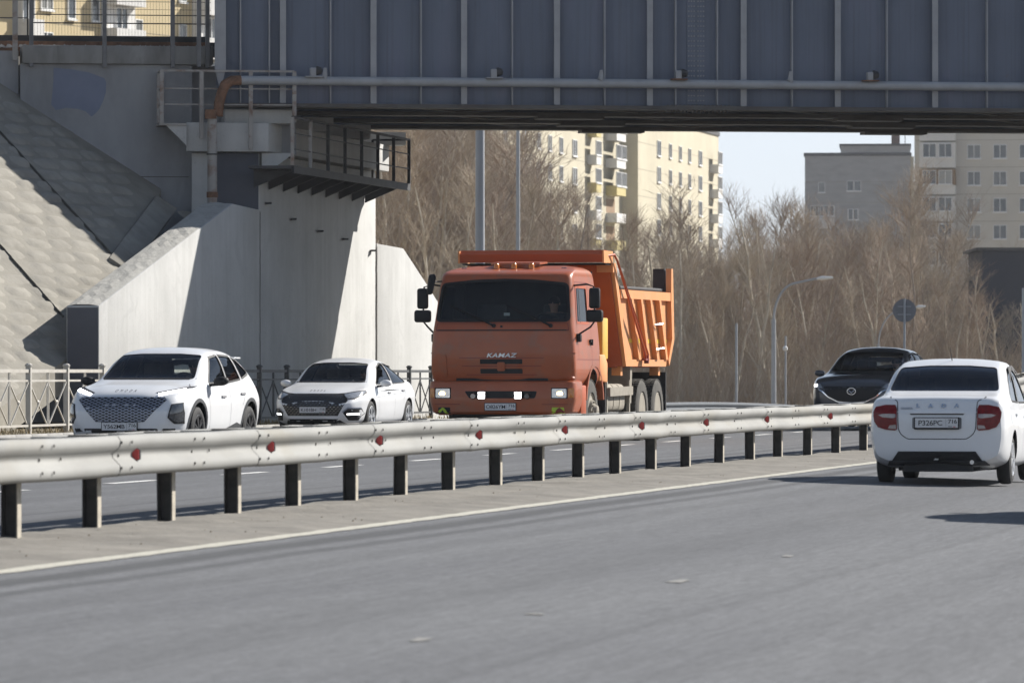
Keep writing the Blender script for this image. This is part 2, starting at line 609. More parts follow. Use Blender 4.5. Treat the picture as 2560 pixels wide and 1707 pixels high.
M['steel_blue'] = girder_mat('blue bridge paint', (.138, .163, .218))
M['steel_grey'] = pmat('bridge grey steel', (.34, .345, .36), .6, var=.12, scale=2)  # lighter and greyer than the girder web
M['steel_brown'] = pmat('dark flange paint', (.10, .094, .088), .75, var=.25, scale=1.3, dirt=(.10, .06, .035), dirt_amt=.5)  # dark brownish steel with rusty patches, for flanges, deck and bracing
M['steel_dark'] = pmat('dark steel', (.045, .045, .048), .7, var=.3, scale=2)
M['rust'] = pmat('rusty pipe', (.20, .105, .062), .85, var=.35, scale=4, bump=.3, dirt=(.09, .045, .028), dirt_amt=.8, dirt_scale=5)
M['pale_rust'] = pmat('pale paint over rust', (.34, .32, .30), .75, var=.1, scale=3, dirt=(.17, .08, .04), dirt_amt=.95, dirt_scale=3.2)
M['pipe_grey'] = pmat('grey pipe paint', (.36, .37, .385), .5, var=.1, scale=2, dirt=(.22, .2, .19), dirt_amt=.4)

ab = thing('bridge_abutment', 'pale concrete bridge abutment with sloping wing walls left of the road', 'abutment', OB, EA)


def wprism(name, poly_yz, x0, x1, mat, parent=ab, bevel=None):
    mb = MB().prism([bl((x0, y, z)) for (y, z) in poly_yz], BM.to_3x3().inverted() @ Vector((x1 - x0, 0, 0)))
    return mb.build(name, mat, parent, bevel=bevel)


def lprism(name, poly, z0, z1, mat, parent=ab, bevel=None):
    mb = MB().prism([(x, y, z0) for (x, y) in poly], (0, 0, z1 - z0))
    return mb.build(name, mat, parent, bevel=bevel)


wy = (.3272, .9450)
lprism('wall', [(0, 0), (11.9 * wy[0], 11.9 * wy[1]), (11.9 * wy[0] - 1.46, 11.9 * wy[1]), (-1.46, 0)], -.3, 5.96, M['conc'], bevel=.02)
w = wprism('wing_wall', [(105.9, -.3), (105.9, 2.52), (116.8, 4.80), (119.25, 4.74), (119.25, -.3)], -28.28, -28.93, M['conc'], bevel=.025)
wprism('wing_wall', [(131.25, -1), (131.25, 4.28), (134.3, 4.23), (137.3, 3.35), (142, 1.9), (142, -1)], -28.28, -28.93, M['conc'], bevel=.025)
# rough cast coping strip on the sloping top of the near wing
cop = MB()
crn = random.Random(5)
n = 34
for side in range(1):
    vs = []
    for j in range(n):
        t = j / (n - 1)
        y, z = 105.93 + (116.78 - 105.93) * t, 2.525 + (4.80 - 2.525) * t
        for i in range(5):
            x = -28.31 - .59 * i / 4
            vs.append(bl((x, y, z + (.004 if i in (0, 4) else crn.uniform(.006, .035)))))
    cop.add(vs, [(j * 5 + i, j * 5 + i + 1, (j + 1) * 5 + i + 1, (j + 1) * 5 + i) for j in range(n - 1) for i in range(4)])
cop.build('coping', M['conc_rough'], ab)
lprism('bearing_cap', [(-1.6, -.26), (.18, -.26), (.18 + 12.4 * wy[0], -.26 + 12.4 * wy[1]), (-1.6 + 12.4 * wy[0], -.26 + 12.4 * wy[1])], 5.98, 6.6, M['conc'], bevel=.02)
lprism('bearing_block', [(-.75, .0), (.75, .0), (.75, .9), (-.75, .9)], 6.6, 6.9, M['conc'], bevel=.02)
for k in (1, 2, 3):
    lprism('bearing_block', [(-.75 + 3.7 * k * .346, 3.7 * k), (.75 + 3.7 * k * .346, 3.7 * k), (.75 + 3.7 * k * .346, 3.7 * k + .8), (-.75 + 3.7 * k * .346, 3.7 * k + .8)], 6.6, 6.9, M['conc'])
# light corbel under the platform end
MB().prism([(.05, -.1, 5.96), (.75, -.1, 5.96), (.05, -.1, 5.45)], (0, .35, 0)).build('corbel', M['conc'], ab)
# retaining wall that carries the track, facing the camera
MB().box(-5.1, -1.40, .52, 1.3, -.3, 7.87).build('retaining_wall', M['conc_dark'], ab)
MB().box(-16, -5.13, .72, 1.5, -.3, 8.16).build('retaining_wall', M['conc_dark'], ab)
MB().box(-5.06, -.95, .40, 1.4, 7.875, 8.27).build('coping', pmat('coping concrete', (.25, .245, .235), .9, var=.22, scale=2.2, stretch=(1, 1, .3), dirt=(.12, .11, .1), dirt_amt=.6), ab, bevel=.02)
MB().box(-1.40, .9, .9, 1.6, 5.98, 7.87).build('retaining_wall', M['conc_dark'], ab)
# paint patches (flat films 4 mm proud)
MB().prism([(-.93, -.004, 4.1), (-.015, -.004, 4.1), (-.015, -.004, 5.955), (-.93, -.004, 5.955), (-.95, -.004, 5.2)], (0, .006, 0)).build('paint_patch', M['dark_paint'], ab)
pp = []
for (px, row) in ((134, 170), (180, 174), (223, 181), (262, 195), (267, 205), (266, 232), (258, 255), (250, 272), (240, 283), (230, 291), (215, 278), (195, 272), (165, 270), (140, 276), (128, 262), (131, 235), (134, 200)):
    pc = bl(at(px, row, 122.35))
    pp.append((pc.x, .514, pc.z))
MB().prism(pp, (0, .008, 0)).build('paint_patch', M['blue_paint'], ab)
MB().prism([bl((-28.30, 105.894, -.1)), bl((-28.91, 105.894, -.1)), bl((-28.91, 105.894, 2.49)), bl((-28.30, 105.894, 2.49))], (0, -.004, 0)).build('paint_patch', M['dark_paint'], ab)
for (ya, yb, za) in ((119.24, 119.31, 4.7), (131.19, 131.26, 4.2)):
    jm = MB()
    for k in range(30):
        z = -.2 + (za + .2) * k / 30
        j0 = rnd.uniform(-.012, .012)
        jm.add([bl((-28.272, ya + j0, z)), bl((-28.272, yb + j0, z)), bl((-28.272, yb + j0, z + (za + .2) / 30)), bl((-28.272, ya + j0, z + (za + .2) / 30))], [(0, 1, 2, 3)])
    jm.build('expansion_joint', M['joint'], ab)
for (x0, z0) in ((-4.6, 5.45), (-4.6, 4.02)):                                 # pour joints in the wall
    MB().box(x0 if z0 < 5 else -2.9, -1.47, .512, .53, z0, z0 + .014).build('pour_joint', M['joint'], ab)
# small iron cleats on the abutment wall
for (y, z) in ((119.9, 4.9), (122.3, 4.62), (125, 4.42), (127.6, 4.3), (130.6, 4.1)):
    p = bl((-28.28, y, z))
    MB().box(p.x - .02, p.x + .1, p.y - .14, p.y + .14, p.z - .02, p.z + .02).build('cleat', M['steel_dark'], ab)

# ---------------------------------------------------------------- paved slope behind the wing wall
A_, B_, C_ = cw(-6.93, 123, 4.87), cw(-11.0, 122.4, 7.47), cw(-8.75, 109.4, 1.6)
nrm = (B_ - A_).cross(C_ - A_).normalized()
if nrm.z < 0: nrm = -nrm
zsl = lambda x, y: A_.z - (nrm.x * (x - A_.x) + nrm.y * (y - A_.y)) / nrm.z
con = Vector((-nrm.y, nrm.x, 0)).normalized()                     # level direction on the slope
if con.y < 0: con = -con
fall = nrm.cross(con).normalized()
if fall.z > 0: fall = -fall
slope = thing('paved_slope', 'sunlit stone paved embankment slope between the wing wall and the track wall', 'slope', (0, 0, 0))
def on_slope(px, row):
    o = Vector((0, 0, HCAM))
    d = at(px, row, 100) - o
    return o + d * (nrm.dot(A_ - o) / nrm.dot(d))


KA, KB = on_slope(392, 508), on_slope(292, 640)      # kerb that closes the paving towards the wing wall
kdir = (KB - KA).normalized()
kside = nrm.cross(kdir)
if kside.x < 0: kside = -kside
yw = lambda x: OB.y + (x - OB.x) * math.tan(EA) + 1.2
pts = [(-28.95, 96), (-28.95, KB.y), (KB.x, KB.y), (KA.x, KA.y), (KA.x - .3, yw(KA.x - .3)), (-46, yw(-46)), (-46, 96)]
MB().prism([(x, y, zsl(x, y) - .02) for (x, y) in pts], (0, 0, -.6)).build('bedding', M['bedding'], slope)
pts = [(-28.95, KB.y - .5), (-28.95, yw(-28.95)), (KA.x - .5, yw(KA.x - .5)), (KA.x - .4, KA.y), (KB.x - .2, KB.y)]
MB().prism([(x, y, zsl(x, y) - .45) for (x, y) in pts], (0, 0, -.4)).build('gutter', M['conc_dark'], slope)
q0, q1 = KA - kdir * .3, KB + kdir * .6
MB().prism([q0 - kside * .10 + nrm * .07, q0 + kside * .42 + nrm * .07, q1 + kside * .42 + nrm * .07, q1 - kside * .10 + nrm * .07], nrm * -.7).build('edge_kerb', M['paving'], slope, bevel=.02)
srn = random.Random(21)


def stone_mesh(seed, L, W, H):
    r = random.Random(seed)
    nx, ny = 5, 4
    vs = []
    for j in range(ny + 1):
        for i in range(nx + 1):
            u, v = i / nx * 2 - 1, j / ny * 2 - 1
            su, sv = u * (1 - .12 * v * v), v * (1 - .12 * u * u)
            hh = H * max(0, (1 - abs(u) ** 2.4)) ** .6 * max(0, (1 - abs(v) ** 2.4)) ** .6
            vs.append((su * L / 2 + r.uniform(-.02, .02), sv * W / 2 + r.uniform(-.015, .015), hh + r.uniform(-.006, .01) - .012 * (hh < .001)))
    fs = [(j * (nx + 1) + i, j * (nx + 1) + i + 1, (j + 1) * (nx + 1) + i + 1, (j + 1) * (nx + 1) + i) for j in range(ny) for i in range(nx)]
    me = bpy.data.meshes.new('stone')
    me.from_pydata(vs, [], fs)
    me.materials.append(M['paving'])
    me.polygons.foreach_set('use_smooth', [True] * len(fs))
    return me


PL, PW = .98, .42
stones = [stone_mesh(k, PL * .96, PW * .95, .045) for k in range(8)]
rot = Matrix((con, -fall, nrm)).transposed().to_4x4()
joints = []
for (a, b) in (((0, 332), (290, 650)), ((0, 615), (150, 785))):
    q = []
    for (px, row) in (a, b):
        d = at(px, row, 100) - Vector((0, 0, HCAM))
        o = Vector((0, 0, HCAM))
        t = nrm.dot(A_ - o) / nrm.dot(d)
        q.append(o + d * t)
    joints.append(q)
    dv = (q[1] - q[0])
    pl = [q[0] - dv * .3 + dv * (1.35 * k / 60) + con * srn.uniform(-.010, .010) for k in range(61)]
    mb = MB()
    for k in range(60):
        mb.bar(pl[k] + nrm * .012, pl[k + 1] + nrm * .012, srn.uniform(.006, .016), .05, nrm)
    mb.build('joint', M['joint'], slope)
cnt = 0
for row in range(-16, 38):
    for c in range(-22, 12):
        p = A_ + con * ((c + .5 * (row % 2)) * PL) + fall * (row * PW) + con * srn.uniform(-.06, .06)
        if p.x > -29.2 or (p - KA).dot(kside) > -.38 and (p - KA).dot(kdir) > -.6 and (p - KB).dot(kdir) < .2 or p.x < -38.5 or p.y > yw(p.x) - .95 or p.y < 100 or p.z < .1: continue
        pc = ((p.x * CP + p.y * SP) / (p.y * CP - p.x * SP)) * FPX + 1280
        if pc < -30: continue
        if any(((p - q[0]).cross((q[1] - q[0]).normalized())).length < .06 for q in joints): continue
        o = link('stone', srn.choice(stones), slope)
        o.matrix_world = Matrix.Translation(p - nrm * .02) @ rot @ Matrix.Rotation(srn.uniform(-.06, .06), 4, 'Z') @ Matrix.Diagonal((srn.uniform(.9, 1.05), srn.uniform(.9, 1.06), srn.uniform(.7, 1.3), 1))
        cnt += 1
print('stones', cnt)

# ---------------------------------------------------------------- girder bridge
br = thing('railway_bridge', 'blue steel plate girder railway bridge spanning over the road', 'bridge', OB, EA)
ZB, ZT, LX0, LX1 = 6.97, 10.4, -.92, 40.0
girder_y = [0.0, 3.5, 7.0, 10.5]
for gi, gy in enumerate(girder_y):
    sh = gy * .346
    nm = 'girder_web'
    MB().box(LX0 + sh, LX1, gy - .012, gy + .012, ZB + .05, ZT).build(nm, M['steel_blue'], br)
    MB().box(LX0 + sh + .02, LX1, gy - .30, gy + .30, ZB - .03, ZB + .05).build('bottom_flange', M['steel_brown'], br)
MB().box(LX0, LX1, -.06, 10.7, ZT, ZT + .3).build('deck', M['steel_brown'], br)


def lx_of(px): 
    k = (px - 1280.0) / FPX
    return (k * 122.5 + 5.4) / (.99 - .145 * k)


maj = MB().box(-.065, .065, -.23, -.205, ZB + .06, ZT - .02).box(-.012, .012, -.205, -.013, ZB + .06, ZT - .02).mesh('stiffener', M['steel_grey'])
minr = MB().box(-.014, .014, -.16, -.013, ZB + .06, ZT - .02).mesh('stiffener', M['steel_grey'])
for px in (710, 936, 1162, 1394, 1626, 1860, 2095, 2338, 2580):
    link('stiffener', maj, br, (lx_of(px), 0, 0))
for px in (605, 677, 830, 1056, 1284, 1515, 1692, 1796, 1983, 2220, 2470):
    link('stiffener', minr, br, (lx_of(px), 0, 0))
MB().box(-.98, -.74, -.235, -.20, 7.75, ZT).prism([(-.98, -.235, 7.75), (-.74, -.235, 7.75), (-.86, -.235, 7.3)], (0, .03, 0)).box(-.87, -.85, -.2, -.012, ZB + .06, ZT).build('end_stiffener', M['steel_grey'], br)
# bolted splice
sx0, sx1 = lx_of(1722), lx_of(1768)
MB().box(sx0, sx1, -.03, -.0125, ZB + .1, ZT - .05).build('splice_plate', M['steel_blue'], br)
mb = MB()
for k in range(24):
    for x in (sx0 + .04, sx0 + .1, sx0 + .16, sx1 - .16, sx1 - .10, sx1 - .04):
        z = ZB + .18 + k * .108
        mb.box(x - .014, x + .014, -.05, -.03, z - .014, z + .014)
tag(mb.build('bolt', M['steel_grey'], br), kind='stuff')
mb = MB()
for k in range(16):
    for sgn in (-.22, .22):
        x = sx0 - .45 + k * .09
        mb.box(x - .02, x + .02, sgn - .02, sgn + .02, ZB + .05, ZB + .08)
        mb.box(x - .02, x + .02, sgn - .02, sgn + .02, ZB - .07, ZB - .03)
MB().box(sx0 - .5, sx1 + .7, -.29, .29, ZB + .051, ZB + .062).build('flange_splice', M['steel_brown'], br)
tag(mb.build('bolt', M['steel_brown'], br), kind='stuff')
# cross beams and wind bracing below the deck
for k in range(18):
    x = .6 + 2.05 * k
    for a, b in zip(girder_y[:-1], girder_y[1:]):
        MB().box(x + a * .346, x + .14 + a * .346, a + .32, b - .32, ZB + .12, ZB + .42).build('cross_beam', M['steel_brown'], br)
    if k < 17:
        for a, b in zip(girder_y[:-1], girder_y[1:]):
            mb = MB()
            if k % 2: mb.bar((x + a * .346, a + .3, ZB + .06), (x + 2.05 + a * .346, b - .3, ZB + .06), .12, .03)
            else: mb.bar((x + 2.05 + a * .346, a + .3, ZB + .06), (x + a * .346, b - .3, ZB + .06), .12, .03)
            mb.build('brace', M['steel_brown'], br)
for gy in girder_y[1:]:
    for x in (5.5, 12.3, 19.0):
        MB().box(x + gy * .3, x + 1.5 + gy * .3, gy - .32, gy + .32, ZB - .085, ZB - .031).build('flange_splice', M['steel_brown'], br)

# drain pipe along the girder with rusty elbow and downpipe
dp = thing('drain_pipe', 'grey drain pipe along the girder with rusty elbow and downpipe', 'pipe', OB, EA)
xp0 = lx_of(600)
MB().tube([(xp0, -.42, 7.50), (LX1 - 2, -.42, 7.46)], .098, 16).build('pipe', M['pipe_grey'], dp, smooth=50)
el = [(xp0 + .02, -.42, 7.50), (xp0 - .18, -.44, 7.49), (xp0 - .32, -.47, 7.40), (xp0 - .40, -.52, 7.22), (xp0 - .46, -.56, 7.0), (xp0 - .48, -.58, 6.72)]
MB().tube(el, [.11, .11, .112, .112, .11, .105], 14).build('elbow', M['rust'], dp, smooth=60)
xd = lx_of(527) + .02
MB().tube([(xd, -.60, 6.72), (xd, -.60, 4.82)], .105, 14).build('downpipe', M['pale_rust'], dp, smooth=60)
MB().tube([(xd - .03, -.60, 6.86), (xd - .03, -.60, 6.66)], .13, 12).build('collar', M['rust'], dp, smooth=60)
MB().tube([(xd, -.60, 5.10), (xd, -.60, 4.98)], .122, 12).build('collar', M['rust'], dp, smooth=60)
MB().tube([(xd, -.60, 5.92), (xd, -.60, 5.89)], .122, 12).build('collar', M['steel_dark'], dp, smooth=60)
for px in (812, 1500, 1972):
    x = lx_of(px)
    MB().box(x - .03, x + .03, -.54, -.02, 7.55, 7.62).prism([(x - .07, -.5, 7.58), (x + .05, -.5, 7.58), (x + .03, -.5, 7.78), (x - .03, -.5, 7.78)], (0, .06, 0)).build('clamp', M['steel_grey'], dp)
for i, px in enumerate((785, 1235, 1695, 2172)):
    x = lx_of(px)
    lt = thing('floodlight', ['small grey floodlight on the pipe above the dark inspection platform', 'small grey floodlight on the pipe above the truck cab',
                              'small grey floodlight on the pipe beside the riveted girder splice', 'small grey floodlight on the pipe nearest the right edge'][i], 'floodlight',
               BM @ Vector((x, -.5, 7.575)), EA, 'floodlights along the bridge pipe')
    MB().box(-.2, .16, -.1, .12, 0, .025).build('base_plate', M['rust'] if i > 1 else M['steel_grey'], lt)
    MB().box(-.1, .03, -.09, .07, .025, .20).build('housing', M['steel_grey'], lt, bevel=.015)
    MB().lathe([(0, .09), (.03, .1), (.12, .07), (.14, .03)], 12, 'x', (.03, -.01, .14)).build('lamp', M['steel_dark'], lt, smooth=40)


def railing(parent, posts, z0s, z1, rails, mat, pw=.06, rw=.03, top=.05):
    for (p, z0) in zip(posts, z0s):
        MB().bar((p[0], p[1], z0), (p[0], p[1], z1), pw, pw).build('post', mat, parent)
    for z in [z1] + list(rails):
        for a, b in zip(posts[:-1], posts[1:]):
            t = top if z == z1 else rw
            MB().bar((a[0], a[1], z), (b[0], b[1], z), t, t).build('rail', mat, parent)


# rusty railed platform round the bearing cap
pf = thing('inspection_platform', 'pale rusty railed platform around the bearing cap beside the elbow pipe', 'platform', OB, EA)
px_l = lx_of(402) + .03
railing(pf, [(px_l, .35), (px_l, -.38), (-1.28, -.38), (-.22, -.38), (.72, -.38)], [6.6, 6.56, 6.25, 6.02, 6.62], 7.70, (7.32, 6.98), M['pale_rust'], .085, .025, .045)
MB().box(px_l - .05, -1.6, -.4, .45, 6.53, 6.575).build('floor', M['pale_rust'], pf)
MB().prism([(px_l + .1, -.36, 6.53), (-1.6, -.36, 6.53), (-1.6, -.36, 6.1)], (0, .1, 0)).build('bracket', M['conc'], pf)

# dark walkway on brackets along the abutment face
wk = thing('inspection_walkway', 'dark steel railed walkway on brackets jutting from the abutment under the bridge', 'walkway', (-28.28, 118.2, 5.62), 0)
LW = 12.1
MB().box(0, 1.0, 0, LW, -.03, .03).build('floor', M['steel_dark'], wk)
MB().bar((.98, 0, -.05), (.98, LW, -.05), .06, .16).build('edge_beam', M['steel_dark'], wk)
wp = [(.97, LW * k / 7) for k in range(8)]
for k, p in enumerate(wp):
    MB().bar((p[0], p[1], .03), (p[0], p[1], 1.06), .05, .07).build('post', M['pale_rust'] if k < 2 else M['steel_dark'], wk)
for z in (1.06, .72, .38):
    for a, b in zip(wp[:-1], wp[1:]):
        MB().bar((a[0], a[1], z), (b[0], b[1], z), .05 if z > 1 else .02, .05 if z > 1 else .025).build('rail', M['steel_dark'], wk)
MB().bar((.97, LW, 1.06), (.1, LW, 1.06), .045, .045).bar((.1, LW, 0), (.1, LW, 1.06), .05, .05).build('rail', M['steel_dark'], wk)
for k in range(9):
    y = .5 + k * 1.4
    MB().prism([(0, y, -.031), (.92, y, -.031), (.0, y, -.42)], (0, .07, 0)).build('bracket', M['steel_dark'], wk)

# track on the embankment
tr = thing('railway_track', 'rusty railway track edge and ballast on top of the retaining wall', 'track', OB, EA)
MB().box(-16, -.95, 1.55, 1.62, 8.1, 8.42).build('ballast_board', M['rust'], tr)
MB().box(-16, LX1, 5.0, 5.4, 8.3, 8.62).build('dark_track_base', M['steel_dark'], tr)  # dark bar for the far track base, coping shadow included in its colour
for y in (2.7, 4.22):
    MB().box(-16, -.9, y - .07, y + .07, 8.44, 8.47).box(-16, -.9, y - .012, y + .012, 8.47, 8.56).box(-16, -.9, y - .036, y + .036, 8.56, 8.61).build('rail', M['steel_dark'], tr)
slp = MB().box(-.13, .13, 2.2, 4.9, 8.3, 8.46).mesh('sleeper', M['conc_dark'])
for k in range(26): link('sleeper', slp, tr, (-15.6 + k * .58, 0, 0))
mb = MB()
for k in range(900):
    x, y, r = rnd.uniform(-14, -1), rnd.uniform(1.0, 1.9), rnd.uniform(.02, .045)
    mb.add([(x - r, y - r, 8.27), (x + r, y - r * .5, 8.27), (x, y + r, 8.27), (x, y, 8.29 + r)], [(0, 1, 3), (1, 2, 3), (2, 0, 3)])
tag(mb.build('ballast', pmat('ballast stone', (.36, .35, .33), .9, var=.3, scale=8), tr), kind='stuff')

M['fence_steel'] = pmat('fence steel', (.13, .13, .135), .45, .5, var=.2, scale=3)
# steel fence beside the track
tf = thing('track_fence', 'dark steel post and wire fence beside the railway track', 'fence', OB, EA)
fpx = [(80, .45), (265, .42), (438, .42), (500, -.05), (526, .35)]
for (px, y) in fpx:
    x = bl(at(px, 100, 122.0)).x
    MB().bar((x, y, 7.8), (x, y, 9.7), .09, .09).build('post', M['fence_steel'], tf)
xa, xb = bl(at(80, 100, 122)).x, -1.0
for z, t in ((8.75, .025), (8.93, .02), (9.22, .012), (9.05, .008), (9.4, .008)):
    MB().bar((xa, .45, z), (xb, .45, z), t, t).build('wire', M['steel_dark'], tf)
mb = MB()
for k in range(60):
    x = xa + (xb - xa) * k / 59
    mb.bar((x, .46, 8.4), (x, .46, 9.7), .004, .004)
tag(mb.build('wire_mesh', M['steel_dark'], tf), kind='stuff')
tf2 = thing('track_railing', 'short dark steel railing at the top left corner above the paved slope', 'railing', OB, EA)
xq = bl(at(40, 100, 122)).x
MB().bar((xq, .6, 7.95), (xq, .6, 9.28), .11, .11).build('post', M['pale_rust'], tf2)
MB().bar((xq - 3, .6, 9.26), (xq + .28, .6, 9.26), .05, .05).build('rail', M['steel_dark'], tf2)
MB().bar((xq - 3, .6, 8.86), (xq + .28, .6, 8.86), .02, .02).build('rail', M['steel_dark'], tf2)
MB().bar((xq + .27, .6, 8.45), (xq + .27, .6, 9.28), .035, .035).build('post', M['steel_dark'], tf2)
# ================================================================ guard rails and footway fence
M['galv'] = pmat('galvanised steel', (.295, .293, .28), .85, .0, var=.16, scale=1.5, stretch=(1, .3, 1), dirt=(.25, .225, .175), dirt_amt=.6, dirt_scale=1.2, space='world')
M['galv_dark'] = pmat('shaded post steel', (.085, .082, .078), .65, .2, var=.3, scale=5, dirt=(.24, .21, .16), dirt_amt=.5, dirt_scale=6)  # dark tone carries the shade on the camera side of the posts
M['post_sunlit'] = pmat('sunlit post edge', (.42, .38, .31), .7, .1, var=.25, scale=12)  # pale tone paints the sunlight on the right edge of each post
M['bolt_grey'] = pmat('bolt steel', (.15, .145, .135), .7, .2, var=.2)
M['black'] = pmat('black plastic', (.018, .018, .02), .5, var=.2)
M['reflector'] = pmat('red reflector', (.60, .075, .075), .4, var=.12, scale=30)


def zr(y):
    """height of the median under the barrier: level, then climbing"""
    return 0.0 if y < 92 else min(.62, (y - 92) * .027)


def rx(y):
    """the barrier line bends gently to the right"""
    return .00036652 * y * y - .0425745 * y - 10.451824


# W-beam section: (out from the post line, height)
WB = [(.0, .745), (.018, .757), (.045, .750), (.066, .722), (.070, .695), (.063, .668), (.028, .632), (.006, .612), (.002, .595), (.006, .578), (.028, .558),
      (.063, .522), (.070, .495), (.066, .468), (.045, .440), (.018, .433), (.0, .445)]


drn = random.Random(31)


def beam_mesh(name, y0, y1, side, lap):
    ys = [y0 - .16 * lap, y0 + .05] + [y0 + (y1 - y0) * k / 6 for k in range(1, 6)] + [y1 - .02]
    vs = []
    jx = [drn.uniform(-.007, .007) for _ in ys]
    jz = [drn.uniform(-.006, .006) for _ in ys]
    jx[-1] = jx[0] = jz[0] = jz[-1] = 0
    for i_, y in enumerate(ys):
        for (o, z) in WB:
            vs.append((rx(y) + side * (.19 + o + jx[i_] + (.004 * lap if y < y0 + .06 else 0)), y, z + zr(y) + jz[i_]))
    n = len(WB)
    fs = [(j * n + i, j * n + i + 1, (j + 1) * n + i + 1, (j + 1) * n + i) for j in range(len(ys) - 1) for i in range(n - 1)]
    me = bpy.data.meshes.new(name)
    me.from_pydata(vs, [], fs)
    me.materials.append(M['galv'])
    me.polygons.foreach_set('use_smooth', [True] * len(fs))
    return me


gr = thing('guard_rail', 'long double sided steel guard rail with red reflectors along the sandy median', 'guard rail', (0, 0, 0))
PY0 = None
post_y = [33.5, 36.0, 38.45, 40.89, 43.3, 45.77, 48.18, 50.57, 53.06, 55.39, 57.8, 60.38, 62.85, 65.34, 67.8, 70.32, 72.9, 75.57, 78.16, 80.63, 83.38, 86.16, 88.98] + [91.6 + 2.55 * k for k in range(14)]
pm = MB()
for sgn in (-1, 1):
    pass
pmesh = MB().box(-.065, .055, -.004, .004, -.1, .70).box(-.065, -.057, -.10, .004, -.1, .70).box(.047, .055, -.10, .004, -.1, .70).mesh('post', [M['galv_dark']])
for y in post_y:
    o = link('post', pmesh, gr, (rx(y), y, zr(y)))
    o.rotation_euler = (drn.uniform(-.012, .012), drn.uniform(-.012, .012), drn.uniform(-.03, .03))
edge = MB().box(.0555, .0615, -.10, .006, .0, .70).mesh('post_flange', M['post_sunlit'])
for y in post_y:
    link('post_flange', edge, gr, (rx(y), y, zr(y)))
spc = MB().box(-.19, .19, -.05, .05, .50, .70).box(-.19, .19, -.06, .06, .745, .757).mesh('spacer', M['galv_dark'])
tie = MB().box(-.19, .19, -.03, .03, .742, .754).mesh('tie_plate', M['galv'])
boltm = MB().box(-.005, .005, -.007, .007, -.011, .011).mesh('bolt', M['bolt_grey'])
for k, y in enumerate(post_y):
    link('spacer', spc, gr, (rx(y), y, zr(y)))
    link('tie_plate', tie, gr, (rx(y + 1.25), y + 1.25, zr(y)))
    if 38 < y < 92:
        for dy in (-.16, .16):
            for z in (.70, .50): link('bolt', boltm, gr, (rx(y) + .272, y + dy, z + zr(y)))
        link('bolt', boltm, gr, (rx(y) + .203, y + .6, .595 + zr(y)))
        link('bolt', boltm, gr, (rx(y) + .203, y, .595 + zr(y)))
    if k % 2 == 0 and k + 2 < len(post_y):
        for side in (1, -1):
            link('beam', beam_mesh('beam', y, post_y[k + 2], side, 1), gr)
# reflectors: folded red trapezoid plates in the valley of the beam
rf = MB().add([(.20, 0, .655), (.20, 0, .545), (.305, -.012, .575), (.305, -.012, .635)], [(0, 1, 2, 3)])
rfm = MB().prism([(.197, 0, .658), (.197, 0, .538), (.252, 0, .563), (.252, 0, .633)], (0, .012, 0)).mesh('reflector', M['reflector'])
rfk = MB().prism([(.20, .013, .661), (.20, .013, .535), (.258, .013, .560), (.258, .013, .636)], (0, .035, 0)).mesh('reflector_back', M['black'])
rsc = Matrix.Diagonal((1, 1, 1, 1))
for y in (38.9, 43.76, 48.62, 53.26, 58.24, 63.21, 68.3, 73.12, 78.16, 84.08, 89.4, 94.6):
    o = link('reflector', rfm, gr, (rx(y), y, zr(y)))
    link('reflector_back', rfk, o)

# ---------------------------------------------------------------- rail on the outer edge, far beyond the bridge
fr = thing('guard_rail', 'distant grey guard rail on the outer curve behind the truck', 'guard rail', (-26.3, 150, -.38))
pmesh2 = MB().box(-.06, .06, -.04, .04, -.3, .66).mesh('post', M['galv_dark'])
M['galv_shade'] = pmat('shaded zinc', (.10, .11, .125), .85, .0, var=.12, scale=2)  # darker zinc copy: the rail's shaded side is put into the colour
for k in range(16):
    y0 = k * 5.0
    za = lambda y: -.0065 * y + .10 * math.sin(min(1, y / 40) * math.pi)
    vs = []
    for y in (y0, y0 + 4.98):
        for (o, z) in WB: vs.append((.1 + o, y, z + za(y)))
    nn = len(WB)
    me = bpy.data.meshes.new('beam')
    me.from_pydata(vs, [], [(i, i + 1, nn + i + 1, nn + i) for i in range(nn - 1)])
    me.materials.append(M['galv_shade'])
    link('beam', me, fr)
    for d in (0, 2.5): link('post', pmesh2, fr, (0, y0 + d, za(y0 + d)))

# ---------------------------------------------------------------- footway fence
M['fence'] = pmat('fence grey paint', (.46, .44, .40), .6, .1, var=.1, scale=4, dirt=(.3, .25, .19), dirt_amt=.4)
M['fence_dark'] = pmat('fence dark paint', (.06, .062, .066), .6, .1, var=.15, scale=4)
FX, FZ = -27.0, .18
fposts = [93.84 + 2.5 * k for k in range(-1, 19)]


